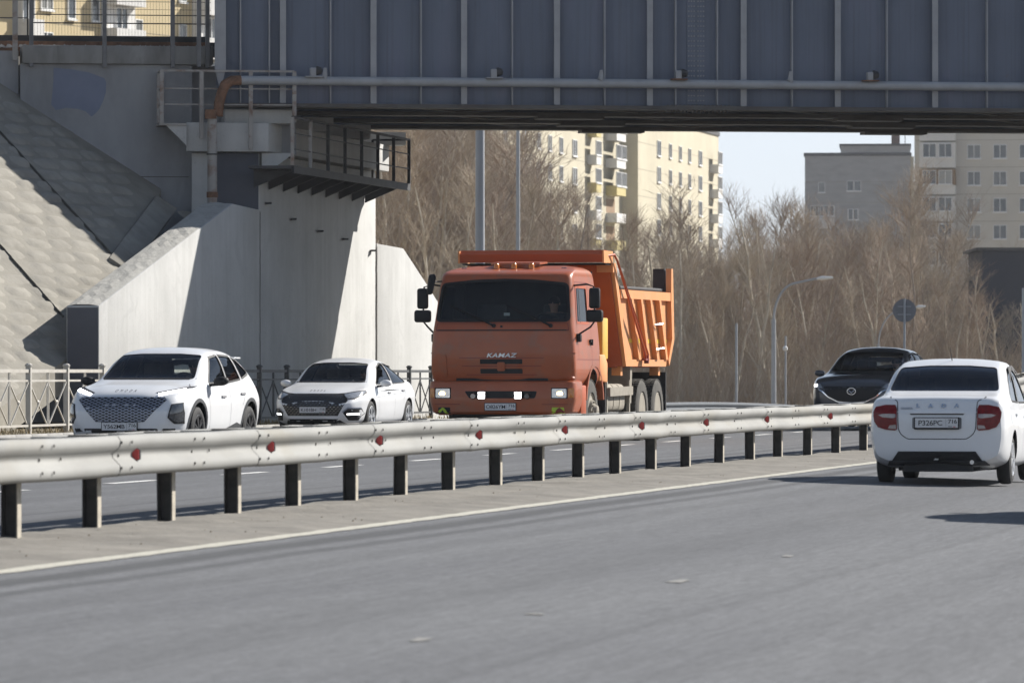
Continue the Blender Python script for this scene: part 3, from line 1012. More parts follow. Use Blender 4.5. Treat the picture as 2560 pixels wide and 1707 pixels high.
def fence(name, label, ks, mat):
    f = thing(name, label, 'fence', (FX, fposts[ks[0]], FZ))
    pme = MB().box(-.045, .045, -.045, .045, -.1, 1.17).lathe([(1.17, .07), (1.2, .07), (1.225, .03)], 8, 'z').mesh('post', mat)
    rme = MB().box(-.02, .02, 0.05, 2.45, 1.06, 1.12).mesh('top_rail', mat)
    sme = MB().box(-.014, .014, 0.05, 2.45, .90, .935).mesh('mid_rail', mat)
    bme = MB().box(-.016, .016, 0.05, 2.45, .11, .15).mesh('bottom_rail', mat)
    vme = MB().box(-.011, .011, -.011, .011, .15, 1.06).mesh('baluster', mat)
    dme = {}
    for s in (1, -1):
        a, b = ((0.06, .15), (1.22, .90)) if s > 0 else ((0.06, .90), (1.22, .15))
        dme[s] = MB().bar((.012 * s, a[0], a[1]), (.012 * s, b[0], b[1]), .022, .022).mesh('diagonal', mat)
    knob = MB().lathe([(-.02, .03), (0, .055), (.02, .03)], 10, 'x', (0, .64, .525)).mesh('rosette', mat)
    for n_, k in enumerate(ks):
        y = fposts[k] - fposts[ks[0]]
        link('post', pme, f, (0, y, 0))
        if n_ == len(ks) - 1: break
        for nm, me in (('top_rail', rme), ('mid_rail', sme), ('bottom_rail', bme)): link(nm, me, f, (0, y, 0))
        for off in (1.25,):
            link('baluster', vme, f, (0, y + off - .03, 0))
            link('baluster', vme, f, (0, y + off + .05, 0))
        for off in (0, 1.22):
            for s in (1, -1): link('diagonal', dme[s], f, (0, y + off, 0))
            link('rosette', knob, f, (0, y + off, 0))
    return f


fence('footway_fence', 'light grey crossed bar footway fence left of the white crossover', list(range(0, 8)), M['fence'])
fence('footway_fence', 'dark grey crossed bar footway fence between the white sedan and the truck', list(range(8, 20)), M['fence_dark'])
# ================================================================ far buildings, trees, lamps
M['cream'] = pmat('cream panel', (.56, .51, .385), .9, var=.08, scale=.15, space='world', dirt=(.44, .39, .28), dirt_amt=.5, dirt_scale=.25)
M['yellow_panel'] = pmat('yellow panel', (.54, .44, .26), .9, var=.08, scale=.15, space='world')
M['beige'] = pmat('beige panel', (.56, .535, .485), .9, var=.07, scale=.15, space='world')
M['grey_brick'] = pmat('grey brick', (.33, .325, .325), .9, var=.14, scale=.5, stretch=(1, 1, 3), space='world')
M['white_panel'] = pmat('white panel', (.66, .65, .63), .8, var=.06)
M['frame_white'] = pmat('white window frame', (.75, .75, .74), .6, var=.05)
m_, nt_, b_ = nodes_of('far window glass')          # curtains and blinds differ from window to window
oi_ = nt_.nodes.new('ShaderNodeObjectInfo')
nt_.links.new(ramp(nt_, oi_.outputs['Random'], [(0, (.03, .038, .05)), (.55, (.06, .068, .08)), (.7, (.16, .155, .14)), (.85, (.05, .055, .07)), (1, (.28, .27, .24))]), b_.inputs['Base Color'])
b_.inputs['Roughness'].default_value = .1
b_.inputs['Specular IOR Level'].default_value = .8
M['pane'] = m_
M['wood'] = pmat('brown loggia wood', (.25, .16, .09), .8, var=.2)
M['ochre'] = pmat('ochre balcony', (.55, .46, .20), .8, var=.1)
M['navy'] = pmat('navy cladding', (.018, .022, .042), .7, var=.15)
M['seam'] = pmat('panel seam', (.25, .22, .17), .9)
M['roof'] = pmat('bitumen roof', (.08, .08, .085), .9)


def win_meshes(w, h, n=2):
    fr_ = MB()
    t = .07
    for (a, b, c, d) in ((-w / 2, w / 2, -h / 2, -h / 2 + t), (-w / 2, w / 2, h / 2 - t, h / 2), (-w / 2, -w / 2 + t, -h / 2 + t, h / 2 - t), (w / 2 - t, w / 2, -h / 2 + t, h / 2 - t)):
        fr_.box(a, b, -.02, .10, c, d)
    for k in range(1, n):
        x = -w / 2 + w * k / n
        fr_.box(x - t / 2, x + t / 2, -.02, .10, -h / 2 + t, h / 2 - t)
    fr_.box(-w / 2 - .1, w / 2 + .1, -.09, .02, -h / 2 - .12, -h / 2 - .003)
    pa = MB().box(-w / 2 + t, w / 2 - t, .045, .06, -h / 2 + t, h / 2 - t)
    return fr_.mesh('window', M['frame_white']), pa.mesh('pane', M['pane'])


WIN = win_meshes(1.45, 1.5, 2)
WINS = win_meshes(.95, 1.45, 1)
WIDE = win_meshes(2.3, 1.7, 2)
WIDES = win_meshes(1.7, 1.6, 2)
WINB = win_meshes(2.9, 1.5, 4)


def add_win(b, x, z, kind=WIN, y=-.085):
    w_ = link('window', kind[0], b, (x, y, z))
    link('pane', kind[1], w_)


def building(name, label, p0, p1, depth, H, wall, seam=True, z0=-1.0):
    """p0 -> p1 is the facade line; local x runs along it, local -y faces out"""
    d = (p1 - p0)
    L = math.hypot(d.x, d.y)
    b = thing(name, label, 'building', (p0.x, p0.y, 0), math.atan2(d.y, d.x))
    MB().box(0, L, 0, depth, z0, H).build('wall', wall, b)
    MB().box(-.15, L + .15, -.15, depth + .15, H, H + .45).build('roof', M['roof'], b)
    if seam:
        k = 1
        mb = MB()
        while 2.9 * k < H:
            mb.box(.02, L - .02, -.012, .0, 2.9 * k - .04, 2.9 * k + .0)
            k += 1
        mb.build('seam', M['seam'], b)
    return b, L


# long cream block seen along its facade
fac = lambda Y: cw(2.65 + .21 * (Y - 570), Y)


def fac_y(px): return (2.65 - .21 * 570) / ((px - 1280) / FPX - .21)


ZF = 24.4
b1, L1 = building('apartment_block', 'cream nine storey apartment block with rows of windows behind the bare trees', fac(470), fac(fac_y(1556)), 13, 29.0, M['cream'])
dir1 = (fac(600) - fac(500)).normalized()
lx1 = lambda px: (fac(fac_y(px)) - fac(470)).dot(dir1)
for px in (1000, 1045, 1090, 1135, 1180, 1225, 1262, 1311, 1346, 1374, 1402, 1436):
    for k in range(6):
        add_win(b1, lx1(px), ZF + 2.9 - 2.9 * k, WIDE if px in (1045, 1135, 1311, 1436) else WIDES)
for k in range(6):
    z = ZF + 2.9 - 2.9 * k
    x = lx1(1474)
    bal = MB().box(x - 1.3, x + 1.3, -1.0, -.002, z - 1.45, z - .45).build('balcony', M['white_panel'] if k % 2 else M['ochre'], b1)
    add_win(b1, x, z + .3, win_meshes(2.4, 1.6, 3) if k == 0 else WINB, -1.0)
    x = lx1(1526)
    bal = MB().box(x - 2.6, x + 2.6, -1.2, -.002, z - 1.45, z - .45).build('balcony', M['ochre'] if k in (2, 4) else M['white_panel'], b1)
    if k < 3: add_win(b1, x - 1.2, z + .3, WINB, -1.2); add_win(b1, x + 1.5, z + .3, WINB, -1.2)
    else: MB().box(x - 2.5, x + 2.5, -.01, .0, z - .4, z + 1.1).build('loggia', M['wood'], b1)
off = Vector((dir1.y, -dir1.x, 0)) * 1.7
b1b, L2 = building('apartment_block', 'cream end section of the long block projecting beside the gap of sky', fac(fac_y(1556)) + off + dir1 * .05, fac(fac_y(1782)) + off * .4, 13, 29.0, M['cream'])
d2 = (fac(fac_y(1782)) + off * .4) - (fac(fac_y(1556)) + off)
for px in (1614, 1646, 1674, 1700, 1730):
    for k in range(6):
        f = (fac_y(px) - fac_y(1556)) / (fac_y(1782) - fac_y(1556))
        add_win(b1b, L2 * f, ZF + 1.5 - 2.9 * k, WIDE if px in (1614, 1730) else WIDES)
for k in range(6):
    x = L2 * (fac_y(1764) - fac_y(1556)) / (fac_y(1782) - fac_y(1556))
    z = ZF + 1.5 - 2.9 * k
    MB().box(x - 1.6, x + 1.6, -1.0, -.002, z - 1.45, z - .45).build('balcony', M['white_panel'], b1b)
    add_win(b1b, x, z + .3, WINB, -1.0)

# grey brick block, end wall towards the camera
Y2 = 800.0
b2, L = building('apartment_block', 'grey brick apartment block with a stepped roof in the middle distance', at(2012, 930, Y2), at(2276, 930, Y2 - 1), 14, 31.6, M['grey_brick'], False)
MB().box(L * .34, L - .02, .02, 14, 32.06, 33.0).build('roof_storey', M['grey_brick'], b2)
MB().box(L * .34 - .2, L + .1, -.1, 14.2, 33.0, 33.3).build('roof', M['roof'], b2)
MB().box(L * .82, L * .9, 3, 5, 33.3, 34.9).lathe([(34.9, 1.0), (35.3, .8)], 10, 'z', (L * .86, 4, 0)).build('chimney', pmat('rust vent', (.12, .06, .045), .9), b2)
MB().tube([(L * .95, 4, 33.3), (L * .95, 4, 38)], .06, 6).build('antenna', M['steel_dark'], b2)
MB().box(L + .02, L + .5, .2, 13.9, -1, 31.5).build('sunlit_end_wall', M['cream'], b2)  # cream slab paints the sunlit right side of the grey block
for (fx, z, k) in ((.32, 27.2, WINS), (.2, 23.9, WIN), (.36, 23.9, WINB), (.5, 23.9, WINS), (.92, 23.4, WIN), (.86, 27.4, WINS), (1.0, 27.4, WINS)):
    add_win(b2, L * fx * .5, z, k)
add_win(b2, L * .455, 23.4, WIN)
MB().box(L * .05, L * .28, -.9, -.002, 21.4, 22.9).build('balcony', M['white_panel'], b2)
for k in range(40):
    MB().box(.02, L - .02, -.01, 0, 2 + k * .72, 2.05 + k * .72).build('brick_course', M['seam'], b2) if k % 4 == 0 else None

# beige panel block on the right
Y3 = 610.0
b3, L = building('apartment_block', 'beige panel apartment block with glazed loggias at the right edge', at(2286, 930, Y3), at(2640, 930, Y3 - 2), 14, 31.0, M['beige'])
xof = lambda px: (at(px, 930, Y3 - 2 * (px - 2286) / 354).xy - at(2286, 930, Y3).xy).length
for k in range(8):
    z = 1.25 + (930 - 380) / FPX * Y3 - 2.87 * k + 2.87
    for px in (2435, 2500, 2565, 2620): add_win(b3, xof(px), z, WIN)
    xa, xb = xof(2300), xof(2390)
    MB().box(xa, xb, -1.2, -.002, z - 1.75, z - .75).build('balcony', M['white_panel'], b3)
    lg = MB().box(xa, xb, -1.2, -.003, z - .74, z + .95).build('loggia', M['white_panel'] if k % 3 != 2 else M['wood'], b3)
    for j in range(2): add_win(b3, xa + (xb - xa) * (.28 + .44 * j), z + .1, win_meshes(1.6, 1.3, 3) if (k, j) == (0, 0) else WIN, -1.28)

# yellow block above the track
def l4(px):
    k = (px - 1280) / FPX
    Y = (-33 - .5 * 350) / (k - .5)
    return cw(k * Y, Y)


b4, L = building('apartment_block', 'yellow apartment block with white balconies above the railway embankment', l4(-60), l4(640), 14, 29.5, M['yellow_panel'])
xof4 = lambda px: (l4(px) - l4(-60)).length
for k in range(3):
    z0 = 24.2 - 2.9 * (k - 1)
    for px in (115, 177, 237, 345, 455): add_win(b4, xof4(px), z0 + (.55 if px == 115 else .1 if px < 300 else -.9), WINS if px != 115 else WIN)
    for (pa, pb) in ((40, 70), (252, 325), (480, 545)):
        xa, xb = xof4(pa), xof4(pb)
        MB().box(xa, xb, -1.2, -.002, z0 + .5, z0 + 1.9).build('balcony', M['white_panel'], b4)
        add_win(b4, (xa + xb) / 2, z0 - .35, WIN, -.5)
        MB().box(xa, xb, -.4, -.002, z0 - 1.0, z0 + .49).build('loggia', M['white_panel'], b4)

for (b_, xs_, zr_) in ((b1b, (6, 17, 31), 29.45), (b3, (4, 11), 31.45)):
    for x_ in xs_:
        MB().tube([(x_, 5, zr_), (x_, 5, zr_ + 2.6)], .035, 6).bar((x_ - .5, 5, zr_ + 2.3), (x_ + .5, 5, zr_ + 2.3), .03, .03).bar((x_ - .35, 5, zr_ + 1.9), (x_ + .35, 5, zr_ + 1.9), .03, .03).build('antenna', M['steel_dark'], b_)

# dark blue clad shed among the trees
b5 = thing('shed', 'dark navy clad shed half hidden by birches at the right edge', 'shed', cw(32.9, 398), PHI)
MB().box(0, 20, 0, 12, -1, 9.75).build('wall', M['navy'], b5)
MB().box(-.4, 20.4, -.4, 12.4, 9.75, 9.95).build('roof', M['steel_dark'], b5)

# ---------------------------------------------------------------- street lamps, sign, thin posts
M['lamp_grey'] = pmat('zinc lamp pole', (.36, .375, .40), .5, .3, var=.08, scale=1.5)


def pole(name, label, p, h, r0, r1, group=None, zb=-1.0):
    t = thing(name, label, 'street lamp', (p.x, p.y, zb), -.0, group)
    MB().tube([(0, 0, 0), (0, 0, h - zb)], [r0, r1], 14).build('pole', M['lamp_grey'], t, smooth=60)
    MB().lathe([(0, r0 * 1.9), (.04, r0 * 1.9), (.05, r0)], 12, 'z').build('base_plate', M['lamp_grey'], t)
    return t


def lamp_arm(t, z, r, reach, rise, rz, head=.55):
    c, s = math.cos(rz), math.sin(rz)
    pts = [(0, 0, z)]
    for k in range(1, 9):
        a = k / 8 * math.pi / 2.25
        pts.append((c * reach * .55 * (1 - math.cos(a)), s * reach * .55 * (1 - math.cos(a)), z + rise * math.sin(a)))
    pts.append((c * reach, s * reach, z + rise * 1.12))
    MB().tube(pts, r, 8).build('arm', M['lamp_grey'], t, smooth=60)
    e = pts[-1]
    h = MB()
    h.tube([(e[0], e[1], e[2]), (e[0] + c * head * .3, e[1] + s * head * .3, e[2] + .03), (e[0] + c * head, e[1] + s * head, e[2] + .06)], [.07, .13, .06], 10)
    h.build('lamp_head', M['frame_white'], t, smooth=60)


p = at(1200, 930, 150); t = pole('street_lamp', 'thick grey lamp pole rising behind the truck and passing behind the bridge', p, 11.5, .135, .11, 'street lamps'); lamp_arm(t, 12.4, .05, 2, 1, PHI)
p = at(1295, 930, 262); t = pole('street_lamp', 'slim grey lamp pole just right of the thick one', p, 12.5, .105, .085, 'street lamps'); lamp_arm(t, 13.4, .05, 2, 1, PHI)
p = at(1934, 930, 330); t = pole('street_lamp', 'grey lamp pole with curved arm standing between truck and dark car', p, 4.3, .16, .13, 'street lamps'); lamp_arm(t, 5.2, .07, 2.5, 2.2, PHI, .95)
p = at(2196, 930, 362); t = pole('street_lamp', 'smaller distant lamp pole with curved arm beside the round sign', p, 3.0, .15, .10, 'street lamps'); lamp_arm(t, 3.9, .05, 2.4, 2.2, PHI, .6)
p = at(2562, 930, 200); t = pole('street_lamp', 'blue grey pole cut by the right edge of the picture', p, 4.2, .11, .10, 'street lamps')
M['sign_back'] = pmat('sign back grey', (.20, .205, .22), .6, .1, var=.1)
p = at(2261, 930, 171)
t = thing('traffic_sign', 'round traffic sign seen from its dark grey back on a thin post', 'traffic sign', (p.x, p.y, -1.0), PHI)
MB().tube([(0, -.05, 0), (0, -.05, 4.45)], .035, 10).build('post', M['lamp_grey'], t, smooth=60)
MB().lathe([(0, .33), (0.0, .35), (.02, .35), (.02, .33)], 32, 'y', (0, .0, 4.10)).build('plate', M['sign_back'], t)
MB().bar((-.2, -.02, 4.22), (.2, -.02, 4.22), .03, .03).bar((-.2, -.02, 3.98), (.2, -.02, 3.98), .03, .03).build('bracket', M['lamp_grey'], t)
p = at(1841, 930, 205); t = thing('marker_post', 'thin grey post standing before the trees left of the curved lamp', 'post', (p.x, p.y, -1.0)); MB().tube([(0, 0, 0), (0, 0, 4.0)], .045, 8).build('pole', M['lamp_grey'], t)
p = at(1964, 930, 230); t = thing('marker_post', 'thin post with a small white lamp right of the curved lamp', 'post', (p.x, p.y, -1.0))
MB().tube([(0, 0, 0), (0, 0, 3.7)], .04, 8).build('pole', M['lamp_grey'], t)
MB().lathe([(0, .03), (.05, .1), (.15, .1), (.2, .04)], 10, 'z', (0, -.1, 3.1)).build('lamp', M['frame_white'], t)

# ---------------------------------------------------------------- bare spring trees
M['bark_brown'] = pmat('brown bark', (.27, .23, .195), .9, var=.25, scale=3)
M['bark_birch'] = pmat('birch bark', (.50, .44, .35), .8, var=.15, scale=4, stretch=(1, 1, .3), dirt=(.10, .085, .07), dirt_amt=.8, dirt_scale=3)
M['twig_a'] = pmat('brown twigs', (.365, .29, .215), .9, var=.2, scale=.7)
M['twig_b'] = pmat('grey twigs', (.44, .37, .285), .9, var=.2, scale=.7)
M['twig_c'] = pmat('reddish twigs', (.32, .245, .185), .9, var=.2, scale=.7)


def bare_tree(seed, birch, dense=1.0, thick=1.0):
    """10 m tall bare tree: trunk-and-limb mesh, twig mesh"""
    r = random.Random(seed)
    tk, tw = MB(), MB()

    def twig(p, d, L, w):
        q = p + d * L
        m_ = (p + q) / 2 + Vector((r.uniform(-.08, .08), r.uniform(-.08, .08), r.uniform(0, .1))) * L
        s = d.orthogonal().normalized() * w
        s2 = d.cross(s).normalized() * w
        tw.add([p + s, p - s * .5 + s2, p - s * .5 - s2, m_ + s * .7, m_ - s * .35 + s2 * .7, m_ - s * .35 - s2 * .7, q],
               [(0, 1, 4, 3), (1, 2, 5, 4), (2, 0, 3, 5), (3, 4, 6), (4, 5, 6), (5, 3, 6)])
        return m_, q

    def limb(p, d, L, rad, lvl):
        n = 5 if lvl < 2 else 3
        pts, rs = [p], [rad]
        for k in range(n):
            d = (d + Vector((r.uniform(-.16, .16), r.uniform(-.16, .16), .12 if lvl else .05))).normalized()
            p = p + d * (L / n)
            pts.append(p)
            rs.append(rad * (1 - .8 * (k + 1) / n))
        tk.tube(pts, rs, 5 if lvl else 7, False)
        return pts

    lean = Vector((r.uniform(-.06, .06), r.uniform(-.06, .06), 1)).normalized()
    stems = 1 if r.random() < (.6 if birch else .35) else r.choice((2, 3))
    for s in range(stems):
        a = r.uniform(0, 6.28)
        d = (lean + Vector((math.cos(a), math.sin(a), 0)) * (.17 if stems > 1 else 0)).normalized()
        H = 9.3 * (1 if s == 0 else r.uniform(.7, .95))
        tp = limb(Vector((.15 * math.cos(a) * (stems > 1), .15 * math.sin(a) * (stems > 1), 0)), d, H, (.085 if stems > 1 else .12) * thick, 0)
        for b in range(int(24 * dense) // (1 if stems == 1 else 2)):
            t = r.uniform(.16, .97)
            k = min(int(t * 5), 4)
            o = tp[k].lerp(tp[k + 1], t * 5 - k)
            ang = r.uniform(0, 6.28)
            up = r.uniform(1.0, 2.2) if birch else r.uniform(.6, 1.7)
            bd = Vector((math.cos(ang), math.sin(ang), up)).normalized()
            bL = (1 - .62 * t) * r.uniform(1.6, 3.1)
            bp = limb(o, bd, bL, .032 * thick * (1.15 - .7 * t), 2)
            for c in range(int(20 * dense)):
                u = r.uniform(.15, 1)
                k2 = min(int(u * 3), 2)
                o2 = bp[k2].lerp(bp[k2 + 1], u * 3 - k2)
                a2 = r.uniform(0, 6.28)
                td = (Vector((math.cos(a2), math.sin(a2), r.uniform(.1, 1.6))) + bd * .6).normalized()
                m_, q = twig(o2, td, r.uniform(.5, 1.3), r.uniform(.007, .012))
                for e in range(2):
                    a3 = r.uniform(0, 6.28)
                    twig(m_.lerp(q, r.uniform(0, .9)), (td + Vector((math.cos(a3), math.sin(a3), r.uniform(0, .8))) * .8).normalized(), r.uniform(.3, .8), r.uniform(.005, .008))
    return (tk.mesh('trunk', M['bark_birch' if birch else 'bark_brown']), tw.mesh('crown', M[('twig_a', 'twig_b', 'twig_c')[seed % 3]]))


VAR = [bare_tree(100 + k, k % 2 == 0) for k in range(8)] + [bare_tree(140 + k, True, .5, 1.25) for k in range(4)]
toprow = [(860, 230), (1000, 230), (1130, 250), (1230, 300), (1300, 400), (1380, 450), (1420, 470), (1560, 470), (1680, 430), (1740, 500), (1800, 600), (1850, 520), (1905, 450), (1960, 500), (2040, 520), (2130, 500), (2200, 480), (2280, 440), (2340, 560), (2450, 600), (2560, 590), (2700, 560)]
tr_ = random.Random(17)
spots = []
nT = 0
kinds = ['pale trunked bare birch', 'dense brown bare tree']
for k in range(260):
    Yc = 372 + 100 * (k / 260) ** 1.1
    px = tr_.uniform(830, 2640) if k % 3 else tr_.uniform(850, 1330)
    if k < 46: px = tr_.uniform(1640, 2640) if tr_.random() < .8 else px
    row = np.interp(px, [a for a, _ in toprow], [b for _, b in toprow]) + tr_.uniform(-10, 120)
    if Yc < 392: row += 60
    if px > 2425 and Yc < 412: row = max(row, 735)
    h = (HROW - row) / FPX * Yc + HCAM + 1.0
    if h < 2.5: continue
    v = tr_.randrange(8)
    if k < 60 and tr_.random() < .75: v = 8 + 2 * tr_.randrange(2)
    P = at(px, 930, Yc)
    sc = h / 10.0
    wx = sc * tr_.uniform(.85, 1.25) if sc > .6 else sc * 1.3
    dep = 'front rank' if Yc < 400 else 'middle rank' if Yc < 435 else 'far rank'
    side = 'behind the truck' if px < 1500 else 'right of the dump body' if px < 1780 else 'around the curved lamp' if px < 2060 else 'behind the dark car' if px < 2300 else 'near the navy shed'
    t = thing('birch_tree' if v % 2 == 0 else 'bare_tree', f'{kinds[v % 2]}, {dep} of the wood {side}', 'tree', (P.x, P.y, -1.0), tr_.uniform(0, 6.28), f'bare trees, {dep}, {side}, kind {"birch" if v % 2 == 0 else "brown"}')
    t.scale = (wx, wx, sc)
    link('trunk', VAR[v][0], t)
    link('crown', VAR[v][1], t)
    nT += 1
# brush at the foot of the wood
mb = MB()
for k in range(16000):
    Yc = tr_.uniform(368, 440)
    px = tr_.uniform(850, 2620)
    P = at(px, 930, Yc)
    h = tr_.uniform(1.5, 6)
    a = tr_.uniform(0, 6.28)
    q = Vector((P.x + math.cos(a) * h * .35, P.y + math.sin(a) * h * .35, -1 + h))
    p0 = Vector((P.x, P.y, -1 + tr_.uniform(0, 1.0)))
    s = Vector((CP, SP, 0)) * tr_.uniform(.015, .035)
    s2 = Vector((-SP, CP, 0)) * .012
    mb.add([p0 - s, p0 + s, p0 + s2, q], [(0, 1, 3), (1, 2, 3), (2, 0, 3)])
tag(mb.build('brush', M['twig_a']), kind='stuff')
print('trees', nT)
# ================================================================ vehicle toolkit
def pchip(xs, ys, x):
    """monotone cubic through keys"""
    xs, ys = np.array(xs, float), np.array(ys, float)
    o = np.argsort(xs)
    xs, ys = xs[o], ys[o]
    h, dl = np.diff(xs), np.diff(ys) / np.diff(xs)
    m = np.zeros_like(ys)
    for i in range(1, len(xs) - 1):
        if dl[i - 1] * dl[i] > 0:
            w1, w2 = 2 * h[i] + h[i - 1], h[i] + 2 * h[i - 1]
            m[i] = (w1 + w2) / (w1 / dl[i - 1] + w2 / dl[i])
    m[0], m[-1] = dl[0], dl[-1]
    x = np.clip(x, xs[0], xs[-1])
    i = np.clip(np.searchsorted(xs, x) - 1, 0, len(xs) - 2)
    t = (x - xs[i]) / h[i]
    return ((2 * t**3 - 3 * t**2 + 1) * ys[i] + (t**3 - 2 * t**2 + t) * h[i] * m[i] + (-2 * t**3 + 3 * t**2) * ys[i + 1] + (t**3 - t**2) * h[i] * m[i + 1])


def catmull(pts, n):
    """centripetal-ish curve through 2-D points, n samples per span"""
    P = [np.array(p, float) for p in pts]
    P = [2 * P[0] - P[1]] + P + [2 * P[-1] - P[-2]]
    out = []
    for i in range(1, len(P) - 2):
        for k in range(n):
            t = k / n
            a, b, c, d = P[i - 1], P[i], P[i + 1], P[i + 2]
            la, lb, lc = (max(1e-4, np.linalg.norm(q)) for q in (b - a, c - b, d - c))
            m1 = ((c - b) / lb + ((b - a) / la - (c - a) / (la + lb))) * lb if la else c - b
            m1 = lb * ((b - a) / la - (c - a) / (la + lb) + (c - b) / lb)
            m2 = lb * ((c - b) / lb - (d - b) / (lb + lc) + (d - c) / lc)
            m1, m2 = m1 * .8, m2 * .8
            out.append((2 * t**3 - 3 * t**2 + 1) * b + (t**3 - 2 * t**2 + t) * m1 + (-2 * t**3 + 3 * t**2) * c + (t**3 - t**2) * m2)
    out.append(P[-2])
    return out


def car_surface(K, x0, x1, nst=70, caps=(.05, .05)):
    """loft: K maps a name to (xs, values) keys along the length"""
    k = lambda nm, x: float(pchip(K[nm][0], K[nm][1], x))
    ts = np.linspace(0, 1, nst)
    xsn = x0 + (x1 - x0) * (.5 - .5 * np.cos(np.pi * (ts * .86 + .07))) / 1.0
    xsn = (xsn - xsn[0]) / (xsn[-1] - xsn[0]) * (x1 - x0) + x0
    rings = []
    for x in xsn:
        zb, zt, zbe, w, wb, wbe, wt, zw, cr = (k(n, x) for n in ('zb', 'zt', 'zbelt', 'w', 'wb', 'wbelt', 'wt', 'zw', 'crown'))
        half = [(0, zb), (wb * .86, zb), (wb, zb + .05), (w, zw - .10), (w, zw + .06), (wbe, zbe), (wt, zt - cr), (wt * .62, zt - cr * .28), (0, zt)]
        c = catmull(half, 6)
        ring = [(x, -p[0], p[1]) for p in c] + [(x, p[0], p[1]) for p in reversed(c[1:-1])]
        rings.append(ring)

    def cap(ring, dx):
        zc = (min(p[2] for p in ring) + max(p[2] for p in ring)) / 2
        out = []
        for (s, f) in ((.93, .45), (.78, .75), (.5, .93), (.2, 1.0)):
            out.append([(p[0] + dx * f, p[1] * s, zc + (p[2] - zc) * s) for p in ring])
        return out
    rings = list(reversed(cap(rings[0], -caps[0]))) + rings + cap(rings[-1], caps[1])
    n = len(rings[0])
    vs = [p for r in rings for p in r]
    fs = [(j * n + i, j * n + (i + 1) % n, (j + 1) * n + (i + 1) % n, (j + 1) * n + i) for j in range(len(rings) - 1) for i in range(n)]
    fs.append(tuple(range(n - 1, -1, -1)))
    fs.append(tuple((len(rings) - 1) * n + i for i in range(n)))
    return vs, fs


class Proj:
    """drops flat outlines onto a body surface"""

    def __init__(s, vs, fs):
        s.b = BVHTree.FromPolygons([Vector(v) for v in vs], fs)

    def hit(s, view, u, v):
        if view == 'front': o, d = Vector((6, u, v)), Vector((-1, 0, 0))
        elif view == 'rear': o, d = Vector((-12, -u, v)), Vector((1, 0, 0))
        elif view == 'left': o, d = Vector((u, 4, v)), Vector((0, -1, 0))
        elif view == 'right': o, d = Vector((u, -4, v)), Vector((0, 1, 0))
        else: o, d = Vector((u, v, 5)), Vector((0, 0, -1))
        h = s.b.ray_cast(o, d)
        if h[0] is None:
            q = {'front': Vector((1.6, u, v)), 'rear': Vector((-1.6, -u, v)), 'left': Vector((u, .8, v)), 'right': Vector((u, -.8, v)), 'top': Vector((u, v, 1.2))}[view]
            h = s.b.find_nearest(q)
        if view in ('left', 'right') and abs(h[0].y) < .5 and abs(u) < 2.6:
            h = s.b.find_nearest(Vector((u, .85 if view == 'left' else -.85, v)))
        n = h[1]
        if n.dot(d) > 0: n = -n
        return h[0], n, d

    def patch(s, poly, view, off=.006, thick=.012, maxlen=.07, flat=False):
        """closed 2-D outline -> slab that follows the surface"""
        bm = bmesh.new()
        bm.faces.new([bm.verts.new((p[0], p[1], 0)) for p in poly])
        bmesh.ops.triangulate(bm, faces=bm.faces)
        for it in range(4):
            es = [e for e in bm.edges if e.calc_length() > maxlen]
            if not es: break
            bmesh.ops.subdivide_edges(bm, edges=es, cuts=1, use_grid_fill=True)
            bmesh.ops.triangulate(bm, faces=[f for f in bm.faces if len(f.verts) > 3])
        bm.verts.index_update()
        vs2 = [(v.co.x, v.co.y) for v in bm.verts]
        fs = [tuple(v.index for v in f.verts) for f in bm.faces]
        bd = [tuple(v.index for v in e.verts) for e in bm.edges if len(e.link_faces) == 1]
        bm.free()
        return s.drop(vs2, fs, bd, view, off, thick)

    def drop(s, vs2, fs, bd, view, off, thick):
        up, dn = [], []
        for (u, v) in vs2:
            p, n, d = s.hit(view, u, v)
            m = (n - d).normalized()
            up.append(p + m * off)
            dn.append(p + m * (off - thick))
        nv = len(up)
        if thick == 0: return MB().add(up, fs)
        F = list(fs) + [tuple(i + nv for i in reversed(f)) for f in fs] + [(a, b, b + nv, a + nv) for (a, b) in bd]
        return MB().add(up + dn, F)

    def line(s, pts, view, w=.008, off=.002, step=.05, mb=None, thick=.004):
        """thin strip along a 2-D polyline"""
        P = []
        for a, b in zip(pts[:-1], pts[1:]):
            n = max(1, int(math.dist(a, b) / step))
            P += [(a[0] + (b[0] - a[0]) * k / n, a[1] + (b[1] - a[1]) * k / n) for k in range(n)]
        P.append(pts[-1])
        vs, fs = [], []
        for i, p in enumerate(P):
            q0, q1 = P[max(0, i - 1)], P[min(len(P) - 1, i + 1)]
            dx, dy = q1[0] - q0[0], q1[1] - q0[1]
            L = math.hypot(dx, dy) or 1
            vs += [(p[0] - dy / L * w / 2, p[1] + dx / L * w / 2), (p[0] + dy / L * w / 2, p[1] - dx / L * w / 2)]
        fs = [(2 * i, 2 * i + 1, 2 * i + 3, 2 * i + 2) for i in range(len(P) - 1)]
        m = s.drop(vs, fs, [], view, off, thick)
        if mb is None: return m
        return mb.add(m.v, m.f)

    def text(s, txt, size, u, v, view, off=.008, bold=.0, shear=0, spacing=1.0, depth=.01, xs=1.0):
        vs, fs = text_mesh(txt, size, .5, bold, shear, spacing)
        out = []
        for c in vs:
            p, n, d = s.hit(view, u + c.x * xs, v + c.y)
            out.append(p - d * (off if c.z > 0 else off - depth))
        return MB().add(out, fs)


